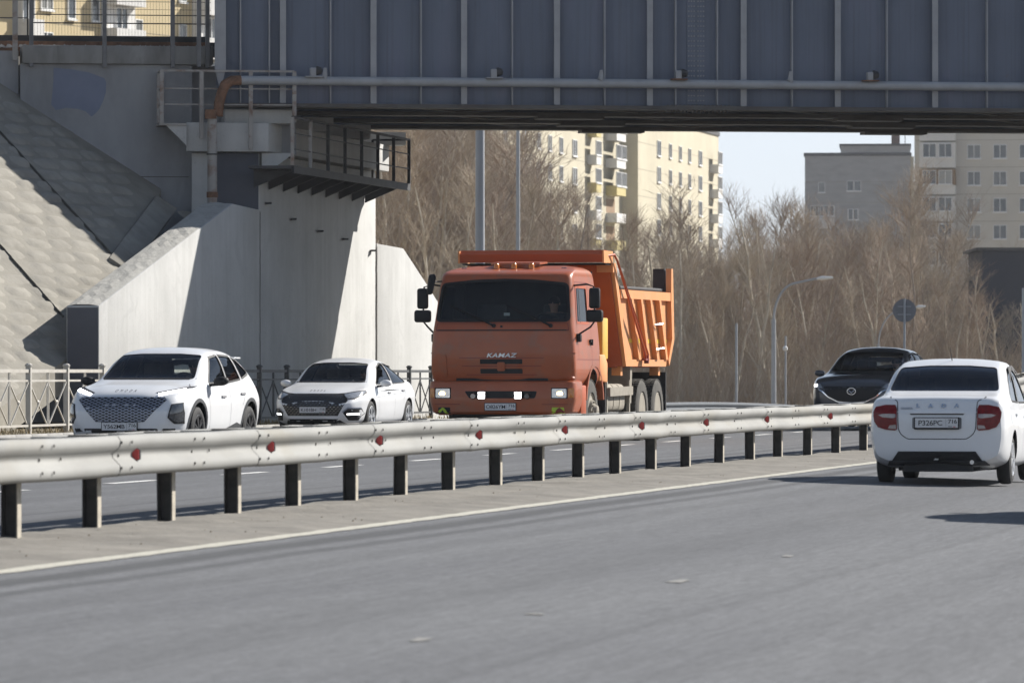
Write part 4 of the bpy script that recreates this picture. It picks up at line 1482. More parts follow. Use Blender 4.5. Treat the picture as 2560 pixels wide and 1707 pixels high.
def poly_round(pts, r=.03, n=3):
    """round the corners of a 2-D polygon"""
    out = []
    m = len(pts)
    for i in range(m):
        p, a, b = np.array(pts[i], float), np.array(pts[i - 1], float), np.array(pts[(i + 1) % m], float)
        ra = min(r, np.linalg.norm(a - p) * .45, np.linalg.norm(b - p) * .45)
        s_, e_ = p + (a - p) / np.linalg.norm(a - p) * ra, p + (b - p) / np.linalg.norm(b - p) * ra
        for k in range(n + 1):
            t = k / n
            out.append(tuple((1 - t)**2 * s_ + 2 * t * (1 - t) * p + t**2 * e_))
    return out


def mirror(poly): return [(-u, v) for (u, v) in reversed(poly)]


def cut_shell(vs, fs, mats, thick, cutters, name='body'):
    """closed surface -> thin shell with openings cut by the cutter prisms"""
    me = bpy.data.meshes.new(name)
    me.from_pydata([tuple(v) for v in vs], [], fs)
    bm = bmesh.new(); bm.from_mesh(me); bmesh.ops.recalc_face_normals(bm, faces=bm.faces); bm.to_mesh(me); bm.free()
    for m in mats: me.materials.append(m)
    o = bpy.data.objects.new('tmp', me)
    COL.objects.link(o)
    sm = o.modifiers.new('s', 'SOLIDIFY')
    sm.thickness, sm.offset, sm.material_offset, sm.material_offset_rim = thick, -1, 1, 1
    cm = cutters.mesh('cut', mats[1])
    co = bpy.data.objects.new('tmpc', cm)
    COL.objects.link(co)
    b = o.modifiers.new('b', 'BOOLEAN')
    b.operation, b.solver, b.object = 'DIFFERENCE', 'EXACT', co
    bpy.context.view_layer.update()
    out = bpy.data.meshes.new_from_object(o.evaluated_get(bpy.context.evaluated_depsgraph_get()))
    bpy.data.objects.remove(o); bpy.data.objects.remove(co)
    out.name = name
    out.polygons.foreach_set('use_smooth', [True] * len(out.polygons))
    out.set_sharp_from_angle(angle=R(32))
    return out


def prism2(mb, poly, view, a, b):
    """2-D outline in a view, pushed between depths a and b"""
    f = {'front': lambda u, v, t: (t, u, v), 'rear': lambda u, v, t: (t, -u, v), 'left': lambda u, v, t: (u, t, v), 'right': lambda u, v, t: (u, t, v)}[view]
    n = len(poly)
    V = [f(u, v, a) for (u, v) in poly] + [f(u, v, b) for (u, v) in poly]
    F = [tuple(range(n)), tuple(range(2 * n - 1, n - 1, -1))] + [(i, n + i, n + (i + 1) % n, (i + 1) % n) for i in range(n)]
    mb.add(V, F)


M['paint_white'] = pmat('white car paint', (.77, .775, .785), .35, var=.02, coat=.5)
M['paint_black'] = pmat('dark grey car paint', (.058, .062, .074), .28, .4, var=.05, coat=.9)
M['inner'] = pmat('dark interior', (.035, .035, .038), .8, var=.2)
M['seat'] = pmat('seat cloth', (.07, .07, .075), .9, var=.2)
M['rubber'] = pmat('tyre rubber', (.022, .022, .023), .8, var=.25, scale=8)
M['rubber_dusty'] = pmat('dusty tyre rubber', (.075, .07, .062), .9, var=.3, scale=6)
M['trim'] = pmat('black trim', (.016, .016, .018), .6, var=.15, spec=.25)
M['trim_grey'] = pmat('grey plastic trim', (.055, .057, .062), .7, var=.15, spec=.25)
M['chrome'] = pmat('chrome', (.75, .76, .78), .15, 1.0, var=.04)
M['alloy'] = pmat('silver alloy', (.55, .56, .58), .32, .8, var=.06)
M['rim_dark'] = pmat('black alloy', (.03, .03, .033), .3, .5, var=.1)
M['gap'] = pmat('panel gap', (.02, .02, .022), .9)
M['gap_soft'] = pmat('door seam', (.22, .22, .23), .9)
M['lens'] = pmat('clear lamp lens', (.30, .32, .35), .06, .25, var=.25, scale=20, coat=.8)
M['lens_dark'] = pmat('smoked lamp lens', (.05, .055, .065), .06, .2, var=.3, scale=18, coat=1)
M['lens_red'] = pmat('red lamp lens', (.17, .003, .005), .3, var=.3, scale=26, coat=.2, spec=.25)
M['lens_clear'] = pmat('pale lamp lens', (.30, .25, .25), .2, .1, var=.15, scale=30, coat=.8)
M['drl'] = emat('daytime running light', (1, 1, 1), 3.0)
M['plate'] = pmat('number plate', (.66, .66, .67), .5, var=.05, scale=20)
M['plate_txt'] = pmat('plate lettering', (.015, .015, .018), .6)
M['flag_red'] = pmat('flag red', (.5, .03, .03), .6)
M['flag_blue'] = pmat('flag blue', (.03, .06, .4), .6)
M['glass'] = glass_mat('car window glass', (.80, .85, .84), .02, .7)
M['glass_tint'] = glass_mat('tinted window glass', (.10, .11, .12))
M['skin'] = pmat('skin', (.46, .26, .19), .6, var=.08)
M['hair'] = pmat('dark hair', (.03, .022, .018), .8)
M['shirt'] = pmat('dark jacket', (.03, .032, .04), .9, var=.2)


def make_wheel(car, x, y, r, wdt, rimr, rim_mat, spokes=5, tyre='rubber', style='alloy'):
    """tyre with rim; outer face towards sign(y)"""
    s = 1 if y > 0 else -1
    h = wdt / 2
    w = MB().lathe([(-h * .92, rimr), (-h, rimr + .02), (-h * .98, r - .05), (-h * .8, r - .012), (-h * .4, r), (h * .4, r), (h * .8, r - .012), (h * .98, r - .05), (h, rimr + .02), (h * .92, rimr)], 40, 'y', close=True)
    wo = w.build('wheel', M[tyre], car, smooth=40, loc=(x, y, r))
    mb = MB()
    mb.lathe([(s * h * .96, rimr + .004), (s * h * 1.0, rimr - .006), (s * h * .9, rimr - .03), (s * h * .1, rimr - .035), (s * h * .1, rimr + .002)], 40, 'y', close=True)
    if style == 'alloy':
        for k in range(spokes):
            a = 2 * math.pi * k / spokes + .3
            for da in (-.10, .10):
                ca, sa = math.cos(a + da), math.sin(a + da)
                mb.bar((ca * .05, s * h * .82, sa * .05), (math.cos(a + da * 1.6) * (rimr - .02), s * h * .80, math.sin(a + da * 1.6) * (rimr - .02)), .035, .03, (0, 1, 0))
        mb.lathe([(s * h * .6, .075), (s * h * .86, .07), (s * h * .95, .03)], 16, 'y')
    else:
        mb.lathe([(s * h * .4, rimr - .03), (s * h * .5, rimr * .6), (s * h * .75, rimr * .5), (s * h * .8, .06)], 24, 'y')
    mb.build('rim', M[rim_mat], wo, smooth=35)
    db = MB().lathe([(s * h * .0, rimr - .04), (s * h * .12, rimr - .04)], 24, 'y').build('hub_disc', M['inner'], wo)
    return wo


def plate(car, txt, region, loc, view, w=.52, h=.112, frame=True, mat=None, nudge=0):
    """number plate; faces +x (front) or -x (rear)"""
    sg = 1 if view == 'front' else -1
    p = bpy.data.objects.new('number_plate', MB().box(-.006, .006, -w / 2, w / 2, -h / 2, h / 2).mesh('number_plate', M['plate']))
    COL.objects.link(p)
    p.parent = car
    p.location = loc
    if sg < 0: p.rotation_euler = (0, 0, math.pi)
    if frame:
        MB().box(-.014, -.002, -w / 2 - .012, w / 2 + .012, -h / 2 - (.022 if sg < 0 else .012), h / 2 + .01).build('plate_frame', M['trim'], p)
    for (t, size, u, v) in ((txt, .098, -.075, -.004), (region, .082, .195, .014)):
        vs, fs = text_mesh(t, size, .5, .0006, 0, .93 if len(t) > 4 else .9)
        us = [c.x for c in vs]
        wid = max(us) - min(us)
        sc = min(1.0, (.33 if len(t) > 4 else .115) / wid)
        MB().add([(.007 if c.z <= 0 else .0085, u + c.x * sc, v + c.y * .86) for c in vs], fs).build('lettering', M['plate_txt'], p)
    MB().box(.006, .0075, .112, .114, -h / 2 + .006, h / 2 - .006).build('divider', M['plate_txt'], p)
    MB().box(.006, .008, .20, .232, -h / 2 + .006, -h / 2 + .014).build('flag', M['flag_red'], p)
    vs, fs = text_mesh('RUS', .026, .5, .0004, 0, 1)
    MB().add([(.007 if c.z <= 0 else .0085, .165 + c.x, -h / 2 + .012 + c.y * .8) for c in vs], fs).build('lettering', M['plate_txt'], p)
    return p


def person(label, loc, rz, arms='wheel', shirt='shirt', hair='hair', scale=1.0, wheel=(.42, .0, .33)):
    """seated driver: one skinned body; origin at the seat, facing +x"""
    V, E, Rr = [], [], []

    def add(p, r, par=None):
        V.append(p); Rr.append(r)
        if par is not None: E.append((par, len(V) - 1))
        return len(V) - 1
    pel = add((0, 0, .10), .15)
    bel = add((-.03, 0, .28), .145, pel)
    che = add((-.07, 0, .45), .155, bel)
    nek = add((-.06, 0, .60), .062, che)
    jaw = add((-.03, 0, .67), .07, nek)
    hd = add((-.02, 0, .755), .095, jaw)
    add((-.03, 0, .83), .07, hd)
    wx, wy_, wz = wheel
    for s in (-1, 1):
        sh = add((-.07, s * .20, .535), .07, che)
        e = add((.08, s * .27, .33), .052, sh)
        wr = add((wx - .07, s * .17, wz), .036, e)
        ha = add((wx - .01, s * .16, wz + .035), .04, wr)
        kn = add((.30, s * .13, .17), .085, pel)
        ft = add((.42, s * .13, -.18), .06, kn)
    me = bpy.data.meshes.new('person')
    me.from_pydata(V, E, [])
    o = bpy.data.objects.new('person', me)
    COL.objects.link(o)
    sk = o.modifiers.new('skin', 'SKIN')
    sk.use_smooth_shade = True
    for i, sv in enumerate(me.skin_vertices[0].data):
        sv.radius = (Rr[i], Rr[i])
        sv.use_root = i == 0
    ss = o.modifiers.new('sub', 'SUBSURF')
    ss.levels = ss.render_levels = 2
    bpy.context.view_layer.update()
    body = bpy.data.meshes.new_from_object(o.evaluated_get(bpy.context.evaluated_depsgraph_get()))
    bpy.data.objects.remove(o)
    body.name = 'person'
    body.materials.clear()
    body.materials.append(M['skin']); body.materials.append(M[shirt])
    for p in body.polygons:
        c = p.center
        hand = c.x > wx - .08 and abs(c.y) < .25 and c.z > .2
        p.material_index = 0 if (c.z > .60 or hand) else 1
    body.polygons.foreach_set('use_smooth', [True] * len(body.polygons))
    per = link('person', body)
    tag(per, label, 'person')
    per.location = loc
    per.rotation_euler = (0, 0, rz)
    per.scale = (scale,) * 3
    # hair cap, nose, ears, eyes
    hv = MB()
    hv.lathe([(-.02, .098), (.03, .104), (.07, .09), (.105, .05), (.115, .01)], 16, 'z', (-.035, 0, .77))
    hv.build('hair', M[hair], per, smooth=60)
    MB().prism([(.066, -.014, .735), (.066, .014, .735), (.074, 0, .78)], (.02, 0, -.004)).build('nose', M['skin'], per)
    for s in (-1, 1):
        MB().lathe([(0, .018), (.012, .02)], 8, 'y', (-.02, s * .092, .75)).build('ear', M['skin'], per)
        MB().lathe([(0, .012), (.006, .008)], 8, 'x', (.068, s * .032, .775)).build('eye', M['hair'], per)
        for f in range(4):                                            # fingers closed over the wheel rim
            y0 = s * .16 + (f - 1.5) * .019
            MB().tube([(wx + .0, y0, wz + .06), (wx + .035, y0, wz + .065), (wx + .05, y0, wz + .04), (wx + .035, y0, wz + .015)], [.010, .010, .009, .008], 6).build('finger', M['skin'], per, smooth=60)
        MB().tube([(wx - .03, s * .135, wz + .05), (wx + .01, s * .12, wz + .06), (wx + .03, s * .115, wz + .045)], [.011, .011, .009], 6).build('thumb', M['skin'], per, smooth=60)
    return per


def interior(car, xd, zd, half, floor=.28, belt=.95, seat_x=-.25, rows=2, rear_x=-1.05, roof=1.3):
    """dashboard, steering wheel and seats"""
    MB().prism([(xd + .35, -half, floor + .2), (xd + .30, -half, zd), (xd - .1, -half, zd + .01), (xd - .25, -half, zd - .12), (xd - .25, -half, floor + .2)], (0, 2 * half, 0)).build('dashboard', M['inner'], car)
    c = Vector((xd - .36, .37, zd - .02))
    mb = MB()
    pts = [c + Vector((.06 * math.sin(a), .18 * math.cos(a), .17 * math.sin(a))) for a in [2 * math.pi * k / 20 for k in range(21)]]
    mb.tube(pts, .014, 6, False)
    mb.bar(c + Vector((0, -.17, 0)), c + Vector((0, .17, 0)), .03, .02)
    mb.build('steering_wheel', M['inner'], car, smooth=60)
    for sx, ys_ in ((seat_x, (-.37, .37)), (rear_x, (-.37, .37)))[:rows]:
        for y in ys_:
            MB().box(sx - .02, sx + .48, y - .24, y + .24, floor + .1, floor + .26).build('seat', M['seat'], car, bevel=.04)
            MB().prism([(sx - .06, y - .23, floor + .2), (sx + .06, y - .23, floor + .2), (sx - .12, y - .23, floor + .80), (sx - .22, y - .23, floor + .80)], (0, .46, 0)).build('backrest', M['seat'], car, bevel=.03)
            MB().box(sx - .24, sx - .14, y - .12, y + .12, min(floor + .83, roof - .3), min(floor + 1.02, roof - .1)).build('headrest', M['seat'], car, bevel=.03)
# ================================================================ the four cars
def glass_patch(pr, car, poly, view, mat='glass', name='window'):
    return pr.patch(poly, view, -.010, 0, .05).build(name, M[mat], car, smooth=60)


def arch(mb, x, r, z, w0, w1):
    for s in (-1, 1):
        mb.lathe([(s * w0, r), (s * w1, r)], 36, 'y', (x, 0, z))


def clip_seg(a, b, poly):
    """part of segment a-b inside a convex polygon (ccw)"""
    t0, t1 = 0.0, 1.0
    dx, dy = b[0] - a[0], b[1] - a[1]
    for i in range(len(poly)):
        p, q = poly[i], poly[(i + 1) % len(poly)]
        nx, ny = -(q[1] - p[1]), q[0] - p[0]
        den = nx * dx + ny * dy
        num = nx * (a[0] - p[0]) + ny * (a[1] - p[1])
        if abs(den) < 1e-9:
            if num < 0: return None
            continue
        t = -num / den
        if den > 0: t0 = max(t0, t)
        else: t1 = min(t1, t)
    if t0 >= t1: return None
    return (a[0] + dx * t0, a[1] + dy * t0), (a[0] + dx * t1, a[1] + dy * t1)


def mirror_door(car, x, y, z, mat, base='trim', s=1):
    m = MB()
    n, k = 10, 12
    vs = []
    for j in range(k):
        t = j / (k - 1)
        yy = .20 * t
        r = math.sin(math.pi * (.12 + .80 * t)) ** .55
        for i in range(n):
            a = 2 * math.pi * i / n
            vs.append((.085 * r * math.cos(a) - .02 * t, s * (yy + .02), (.072 * r * math.sin(a)) + .01 * t))
    fs = [(j * n + i, j * n + (i + 1) % n, (j + 1) * n + (i + 1) % n, (j + 1) * n + i) for j in range(k - 1) for i in range(n)]
    fs += [tuple(range(n)), tuple((k - 1) * n + i for i in range(n))]
    m.add(vs, fs)
    o = m.build('wing_mirror', M[mat], car, smooth=60, loc=(x, s * y, z))
    MB().bar((0, s * -.10, -.06), (0, s * .07, -.045), .05, .04).build('mirror_arm', M[base], o)
    MB().lathe([(-.082, .052), (-.088, .05)], 14, 'x', (0.0, s * .115, .0)).build('mirror_glass', M['lens_dark'], o)
    return o


def vehicle(name, label, K, x0, x1, paint, caps, windows, axles, wheel, arch_r, loc, rz, glass='glass'):
    car = thing(name, label, 'car', loc, rz)
    vs, fs = car_surface(K, x0, x1, 72, caps)
    pr = Proj(vs, fs)
    cut = MB()
    for (poly, view, a, b) in windows:
        prism2(cut, poly, view, a, b)
        if view == 'left': prism2(cut, poly, view, -a, -b)
    for ax in axles: arch(cut, ax, arch_r, wheel[0] + .01, .52, 1.3)
    body = link('body', cut_shell(vs, fs, [M[paint], M['inner']], .022, cut), car)
    for (poly, view, a, b) in windows:
        g = glass if view in ('front', 'left') else glass
        nm = {'front': 'windscreen', 'rear': 'rear_window', 'left': 'side_window'}[view]
        glass_patch(pr, car, poly, view, g, nm)
        if view == 'left': glass_patch(pr, car, poly, 'right', g, nm)
    L = axles
    MB().box(x0 + .25, x1 - .3, -.5, .5, .17, .42).box(L[1] + .42, L[0] - .42, -.66, .66, .2, .5).box(x0 + .12, L[1] + .45, -.5, .5, .3, .80).box(L[0] - .45, x1 - .35, -.5, .5, .3, .78).build('chassis', M['inner'], car)
    return car, pr


def outline(pr, car, poly, view, mat='gap', w=.007, both=True, name='seam', off=.0015):
    m = pr.line(poly + [poly[0]], view, w, off)
    if view == 'left' and both:
        k = pr.line(poly + [poly[0]], 'right', w, off)
        m.add(k.v, k.f)
    return m.build(name, M[mat], car)


def both(pr, car, name, poly, view, mat, off=.006, thick=.012, side_views=False):
    """mirrored pair of parts, each its own object"""
    out = []
    if view == 'left':
        for v in ('left', 'right'): out.append(pr.patch(poly, v, off, thick, .06).build(name, M[mat], car, smooth=50))
    else:
        for q in (poly, mirror(poly)): out.append(pr.patch(q, view, off, thick, .06).build(name, M[mat], car, smooth=50))
    return out


ONC = -math.pi / 2


def aim(car, nose, half, deg, wide=1.0):
    """put the nose of an oncoming car at a point, its tail swung right by deg"""
    a = R(deg)
    car.location = Vector(nose) + Vector((math.sin(a), math.cos(a), 0)) * half
    car.rotation_euler = (0, 0, ONC - a)
    car.scale = (1, wide, 1)


# ---------------------------------------------------------------- white crossover (front left)
K = dict(
    zb=([-2.2, -1.9, -1, 1, 1.9, 2.2], [.36, .27, .23, .22, .22, .30]),
    zt=([-2.2, -2.12, -1.98, -1.72, -1.35, -.75, -.25, .12, .35, .95, 1.15, 1.6, 1.95, 2.1, 2.2], [.86, 1.03, 1.13, 1.42, 1.51, 1.575, 1.578, 1.525, 1.44, 1.11, 1.065, 1.01, .93, .86, .74]),
    zbelt=([-2.2, -2.0, -1.6, -1, 0, .9, 1.4, 1.9, 2.1, 2.2], [.80, 1.03, 1.10, 1.06, 1.02, 1.0, .97, .88, .80, .68]),
    w=([-2.2, -2.1, -1.85, -1.4, 0, 1.3, 1.75, 2.0, 2.12, 2.2], [.70, .79, .87, .915, .90, .915, .885, .81, .74, .64]),
    wb=([-2.2, -1.8, 0, 1.8, 2.2], [.60, .80, .83, .80, .58]),
    wbelt=([-2.2, -2.0, -1.5, -.5, .5, 1.0, 1.5, 1.9, 2.1, 2.2], [.62, .72, .82, .845, .845, .85, .84, .76, .67, .56]),
    wt=([-2.2, -2.0, -1.7, -1.2, -.5, .1, .5, 1.0, 1.4, 1.9, 2.2], [.50, .58, .56, .59, .615, .615, .66, .72, .70, .60, .44]),
    zw=([-2.2, -1.5, 0, 1.5, 2.2], [.72, .76, .70, .70, .58]),
    crown=([-2.2, -1.7, -.5, .2, 1.0, 1.5, 2.2], [.03, .07, .075, .06, .03, .05, .04]))
wsc = poly_round([(-.70, 1.095), (.70, 1.095), (.605, 1.455), (.3, 1.478), (-.3, 1.478), (-.605, 1.455)], .04)
sw1 = poly_round([(.62, 1.03), (.10, 1.42), (-.28, 1.46), (-.26, 1.045)], .03)
sw2 = poly_round([(-.32, 1.045), (-.34, 1.46), (-.95, 1.44), (-1.02, 1.09)], .03)
sw3 = poly_round([(-1.10, 1.10), (-1.04, 1.42), (-1.36, 1.385), (-1.60, 1.22), (-1.55, 1.17)], .02)
rw = poly_round([(-.58, 1.17), (.58, 1.17), (.50, 1.40), (-.50, 1.40)], .04)
c5, pr = vehicle('crossover_car', 'white crossover car with wide mesh grille nearest the left edge', K, -2.2, 2.2, 'paint_white', (.03, .06),
                 [(wsc, 'front', .15, 1.6), (sw1, 'left', .35, 1.3), (sw2, 'left', .35, 1.3), (sw3, 'left', .35, 1.3), (rw, 'rear', -2.6, -1.2)],
                 (1.33, -1.30), (.345,), .405, (-21.46, 81.6, .05), ONC)
aim(c5, cw(-5.76, 83.8, .05), 2.2, 3.4, 1.03)
for ax in (1.33, -1.30):
    for s in (1, -1): make_wheel(c5, ax, s * .80, .345, .215, .225, 'rim_dark', 6)
gp = [(-.62, .83), (-.66, .79), (-.36, .465), (.36, .465), (.66, .79), (.62, .83)]
pr.patch(gp, 'front', .006, .015).build('grille', M['trim'], c5, smooth=50)
lat = MB()
M['lattice'] = pmat('silver blue lattice', (.32, .35, .42), .4, .5, var=.06)
for k in range(-20, 21):
    for sl in (.42, -.42):
        for (lo, hi) in ((.40, .90),):
            a, b = (k * .098 + (lo - .65) / sl, lo), (k * .098 + (hi - .65) / sl, hi)
            sg = clip_seg(a, b, gp)
            if sg: pr.line(sg, 'front', .010, .013, .05, lat, .012)
lat.build('grille_lattice', M['lattice'], c5)
both(pr, c5, 'running_light', [(.50, .88), (.80, .955), (.805, .925), (.52, .855)], 'front', 'drl', .016, .02)
both(pr, c5, 'lamp_trim', [(.46, .895), (.84, .99), (.845, .965), (.50, .885)], 'front', 'trim', .009, .02)
both(pr, c5, 'headlamp', [(.735, .72), (.835, .74), (.85, .60), (.84, .48), (.79, .455), (.70, .53)], 'front', 'lens_dark', .020, .02)
both(pr, c5, 'headlamp_trim', [(.725, .728), (.842, .752), (.858, .60), (.848, .44), (.755, .44), (.688, .53)], 'front', 'trim', .012, .02)
pr.patch([(-.86, .37), (.86, .37), (.84, .24), (-.84, .24)], 'front', .004, .01).build('lower_intake', M['trim'], c5)
both(pr, c5, 'bumper_fin', [(.42, .345), (.83, .30), (.80, .245), (.62, .255)], 'front', 'paint_white', .02, .03)
pr.text('OMODA', .048, 0, .925, 'front', .006, .0, 0, 2.35).build('lettering', M['trim_grey'], c5)
plate(c5, 'Y562MB', '716', (2.285, 0, .40), 'front')
for ax in (1.33, -1.30):                                    # black wheel-arch cladding
    pts = [(ax + .43 * math.cos(a), .355 + .43 * math.sin(a)) for a in [math.pi * k / 16 for k in range(17)]]
    for v in ('left', 'right'): pr.line(pts, v, .055, .008, .05, None, .02).build('arch_cladding', M['trim_grey'], c5)
for v in ('left', 'right'):
    pr.patch([(.88, .235), (-.86, .235), (-.86, .40), (-.62, .44), (.2, .30), (.88, .265)], v, .006, .012, .08).build('sill_cladding', M['trim_grey'], c5)
    for (x, z) in ((.05, .83), (-.92, .87)):
        pr.patch(poly_round([(x - .10, z - .012), (x + .10, z - .012), (x + .10, z + .014), (x - .10, z + .014)], .01), v, .02, .02).build('door_handle', M['gap_soft'], c5)
    pr.line(sw1 + [sw1[0]], v, .03, .003).build('window_trim', M['trim'], c5)
    pr.line(sw2 + [sw2[0]], v, .03, .003).build('window_trim', M['trim'], c5)
    pr.line(sw3 + [sw3[0]], v, .03, .003).build('window_trim', M['trim'], c5)
    pr.line([(.82, .98), (.80, .7), (.72, .30)], v, .007).build('seam', M['gap_soft'], c5)
    pr.line([(-.29, 1.03), (-.30, .6), (-.27, .30)], v, .007).build('seam', M['gap_soft'], c5)
    pr.line([(-1.05, 1.05), (-1.02, .85), (-.88, .7)], v, .007).build('seam', M['gap_soft'], c5)
pr.line([(.72, 1.02), (.80, .98), (.845, .95)], 'front', .006).build('seam', M['gap_soft'], c5)
pr.patch([(-.73, 1.085), (.73, 1.085), (.72, 1.115), (-.72, 1.115)], 'front', .001, .006).build('cowl', M['trim'], c5)
for s in (1, -1): mirror_door(c5, .60, .90, 1.06, 'trim', 'trim', s)
both(pr, c5, 'tail_lamp', [(.55, .98), (.80, .98), (.80, .93), (.55, .93)], 'rear', 'lens_red')
MB().box(-1.98, -1.66, -.55, .55, 1.405, 1.43).build('spoiler', M['paint_white'], c5, bevel=.01)
interior(c5, .62, 1.04, .70, .32, seat_x=-.30, rear_x=-1.0, roof=1.5)
MB().box(.15, .19, -.13, .13, 1.36, 1.43).build('mirror', M['inner'], c5)


def cpos(car, x, y, z):
    return car.matrix_world @ Vector((x, y, z))


def seat_driver(car, label, x, y, z, scale=.95, **kw):
    rz = car.rotation_euler.z
    p = Vector(car.location) + Matrix.Rotation(rz, 3, 'Z') @ Vector((x, y, z))
    return person(label, p, rz, scale=scale, **kw)


seat_driver(c5, 'person driving the white crossover with hands on the wheel', -.22, .37, .56, wheel=(.47, 0, .42))

# ---------------------------------------------------------------- white fastback sedan (second, beside the truck)
K = dict(
    zb=([-2.33, -2.0, -1, 1, 1.95, 2.33], [.36, .26, .20, .19, .20, .27]),
    zt=([-2.33, -2.25, -2.05, -1.75, -1.1, -.45, -.05, .30, .60, 1.12, 1.3, 1.7, 2.05, 2.22, 2.33], [.88, 1.01, 1.05, 1.13, 1.37, 1.485, 1.49, 1.445, 1.35, 1.02, .985, .93, .84, .76, .66]),
    zbelt=([-2.33, -2.1, -1.7, -1, 0, 1.0, 1.5, 2.0, 2.2, 2.33], [.82, .97, 1.0, .99, .95, .93, .885, .79, .72, .60]),
    w=([-2.33, -2.2, -1.9, -1.4, 0, 1.4, 1.85, 2.1, 2.24, 2.33], [.68, .78, .86, .91, .895, .91, .875, .80, .73, .64]),
    wb=([-2.33, -1.9, 0, 1.9, 2.33], [.60, .80, .84, .80, .56]),
    wbelt=([-2.33, -2.1, -1.6, -.5, .6, 1.1, 1.6, 2.0, 2.2, 2.33], [.60, .70, .80, .84, .84, .84, .82, .74, .65, .54]),
    wt=([-2.33, -2.1, -1.7, -1.1, -.5, .1, .6, 1.1, 1.5, 2.0, 2.33], [.50, .58, .56, .55, .57, .58, .62, .70, .68, .58, .42]),
    zw=([-2.33, -1.5, 0, 1.5, 2.33], [.70, .72, .66, .66, .54]),
    crown=([-2.33, -1.7, -.5, .2, 1.1, 1.6, 2.33], [.03, .06, .085, .07, .03, .05, .04]))
wsc = poly_round([(-.685, 1.01), (.685, 1.01), (.575, 1.37), (.28, 1.395), (-.28, 1.395), (-.575, 1.37)], .05)
sw1 = poly_round([(.82, .965), (.28, 1.30), (-.05, 1.375), (-.28, 1.385), (-.30, .975)], .03)
sw2 = poly_round([(-.36, .978), (-.34, 1.385), (-.7, 1.35), (-1.15, 1.20), (-1.42, 1.04), (-1.3, 1.0)], .03)
rw = poly_round([(-.55, 1.14), (.55, 1.14), (.48, 1.36), (-.48, 1.36)], .04)
s5, pr = vehicle('sedan_car', 'white sedan with dark hexagonal grille between the crossover and the truck', K, -2.33, 2.33, 'paint_white', (.03, .06),
                 [(wsc, 'front', .2, 1.7), (sw1, 'left', .3, 1.3), (sw2, 'left', .3, 1.3), (rw, 'rear', -2.6, -.9)],
                 (1.36, -1.34), (.325,), .365, (0, 0, 0), ONC)
aim(s5, cw(-3.84, 110, .045), 2.33, 3.6, 1.0)
for ax in (1.36, -1.34):
    for s in (1, -1): make_wheel(s5, ax, s * .80, .325, .21, .222, 'alloy', 5)
gp = [(-.52, .79), (-.67, .66), (-.50, .36), (.50, .36), (.67, .66), (.52, .79)]
pr.patch(gp, 'front', .004, .01).build('grille', M['trim'], s5, smooth=50)
dash = MB()
for j in range(11):
    for i in range(-9, 10):
        u, v = (i + .5 * (j % 2)) * .072, .385 + j * .036
        q = [(u - .016, v - .005), (u + .014, v + .004), (u + .016, v + .009), (u - .014, v + .001)]
        if all(clip_seg(p, (p[0] + 1e-4, p[1]), gp) for p in q): 
            k = pr.drop(q, [(0, 1, 2, 3)], [], 'front', .010, .004)
            dash.add(k.v, k.f)
tag(dash.build('grille_dash', M['chrome'], s5), kind='stuff')
both(pr, s5, 'headlamp', [(.56, .77), (.86, .84), (.845, .76), (.76, .70), (.66, .69)], 'front', 'lens', .016, .02)
both(pr, s5, 'headlamp_trim', [(.46, .79), (.58, .80), (.88, .865), (.86, .75), (.77, .68), (.60, .68)], 'front', 'trim', .009, .02)
both(pr, s5, 'bumper_vent', [(.60, .42), (.67, .50), (.86, .50), (.87, .40), (.80, .27), (.66, .27)], 'front', 'trim', .004)
both(pr, s5, 'running_light', [(.66, .405), (.83, .415), (.83, .385), (.66, .375)], 'front', 'drl', .010)
both(pr, s5, 'vent_blade', [(.58, .44), (.68, .525), (.855, .525), (.855, .505), (.69, .505), (.60, .425)], 'front', 'lattice', .010)
pr.patch([(-.50, .30), (.50, .30), (.62, .19), (-.62, .19)], 'front', .004, .01).build('lower_intake', M['trim'], s5)
pr.text('OMODA', .045, 0, .845, 'front', .006, .0, 0, 2.5).build('lettering', M['trim_grey'], s5)
plate(s5, 'K101BH', '116', (2.40, 0, .475), 'front', frame=False)
for v in ('left', 'right'):
    for (x, z) in ((.05, .80), (-.95, .84)):
        pr.patch(poly_round([(x - .10, z - .012), (x + .10, z - .012), (x + .10, z + .014), (x - .10, z + .014)], .01), v, .02, .02).build('door_handle', M['gap_soft'], s5)
    for sw in (sw1, sw2): pr.line(sw + [sw[0]], v, .022, .003).build('window_trim', M['trim'], s5)
    pr.line([(.92, .92), (.86, .7), (.78, .25)], v, .007).build('seam', M['gap_soft'], s5)
    pr.line([(-.33, .96), (-.34, .6), (-.31, .25)], v, .007).build('seam', M['gap_soft'], s5)
    pr.line([(-1.25, .97), (-1.1, .8), (-.92, .65)], v, .007).build('seam', M['gap_soft'], s5)
    pr.line([(1.6, .69), (.4, .74), (-1.6, .83)], v, .006).build('crease', M['gap_soft'], s5)
pr.patch([(-.71, 1.0), (.71, 1.0), (.70, 1.03), (-.70, 1.03)], 'front', .001, .006).build('cowl', M['trim'], s5)
for s in (1, -1): mirror_door(s5, .78, .90, .98, 'paint_white', 'trim', s)
both(pr, s5, 'tail_lamp', [(.40, .90), (.78, .90), (.78, .82), (.45, .82)], 'rear', 'lens_red')
interior(s5, .82, .96, .70, .25, seat_x=-.10, rear_x=-.85, roof=1.4)
seat_driver(s5, 'person at the wheel of the white sedan with hexagonal grille', -.02, .37, .47, .93, wheel=(.48, 0, .40))

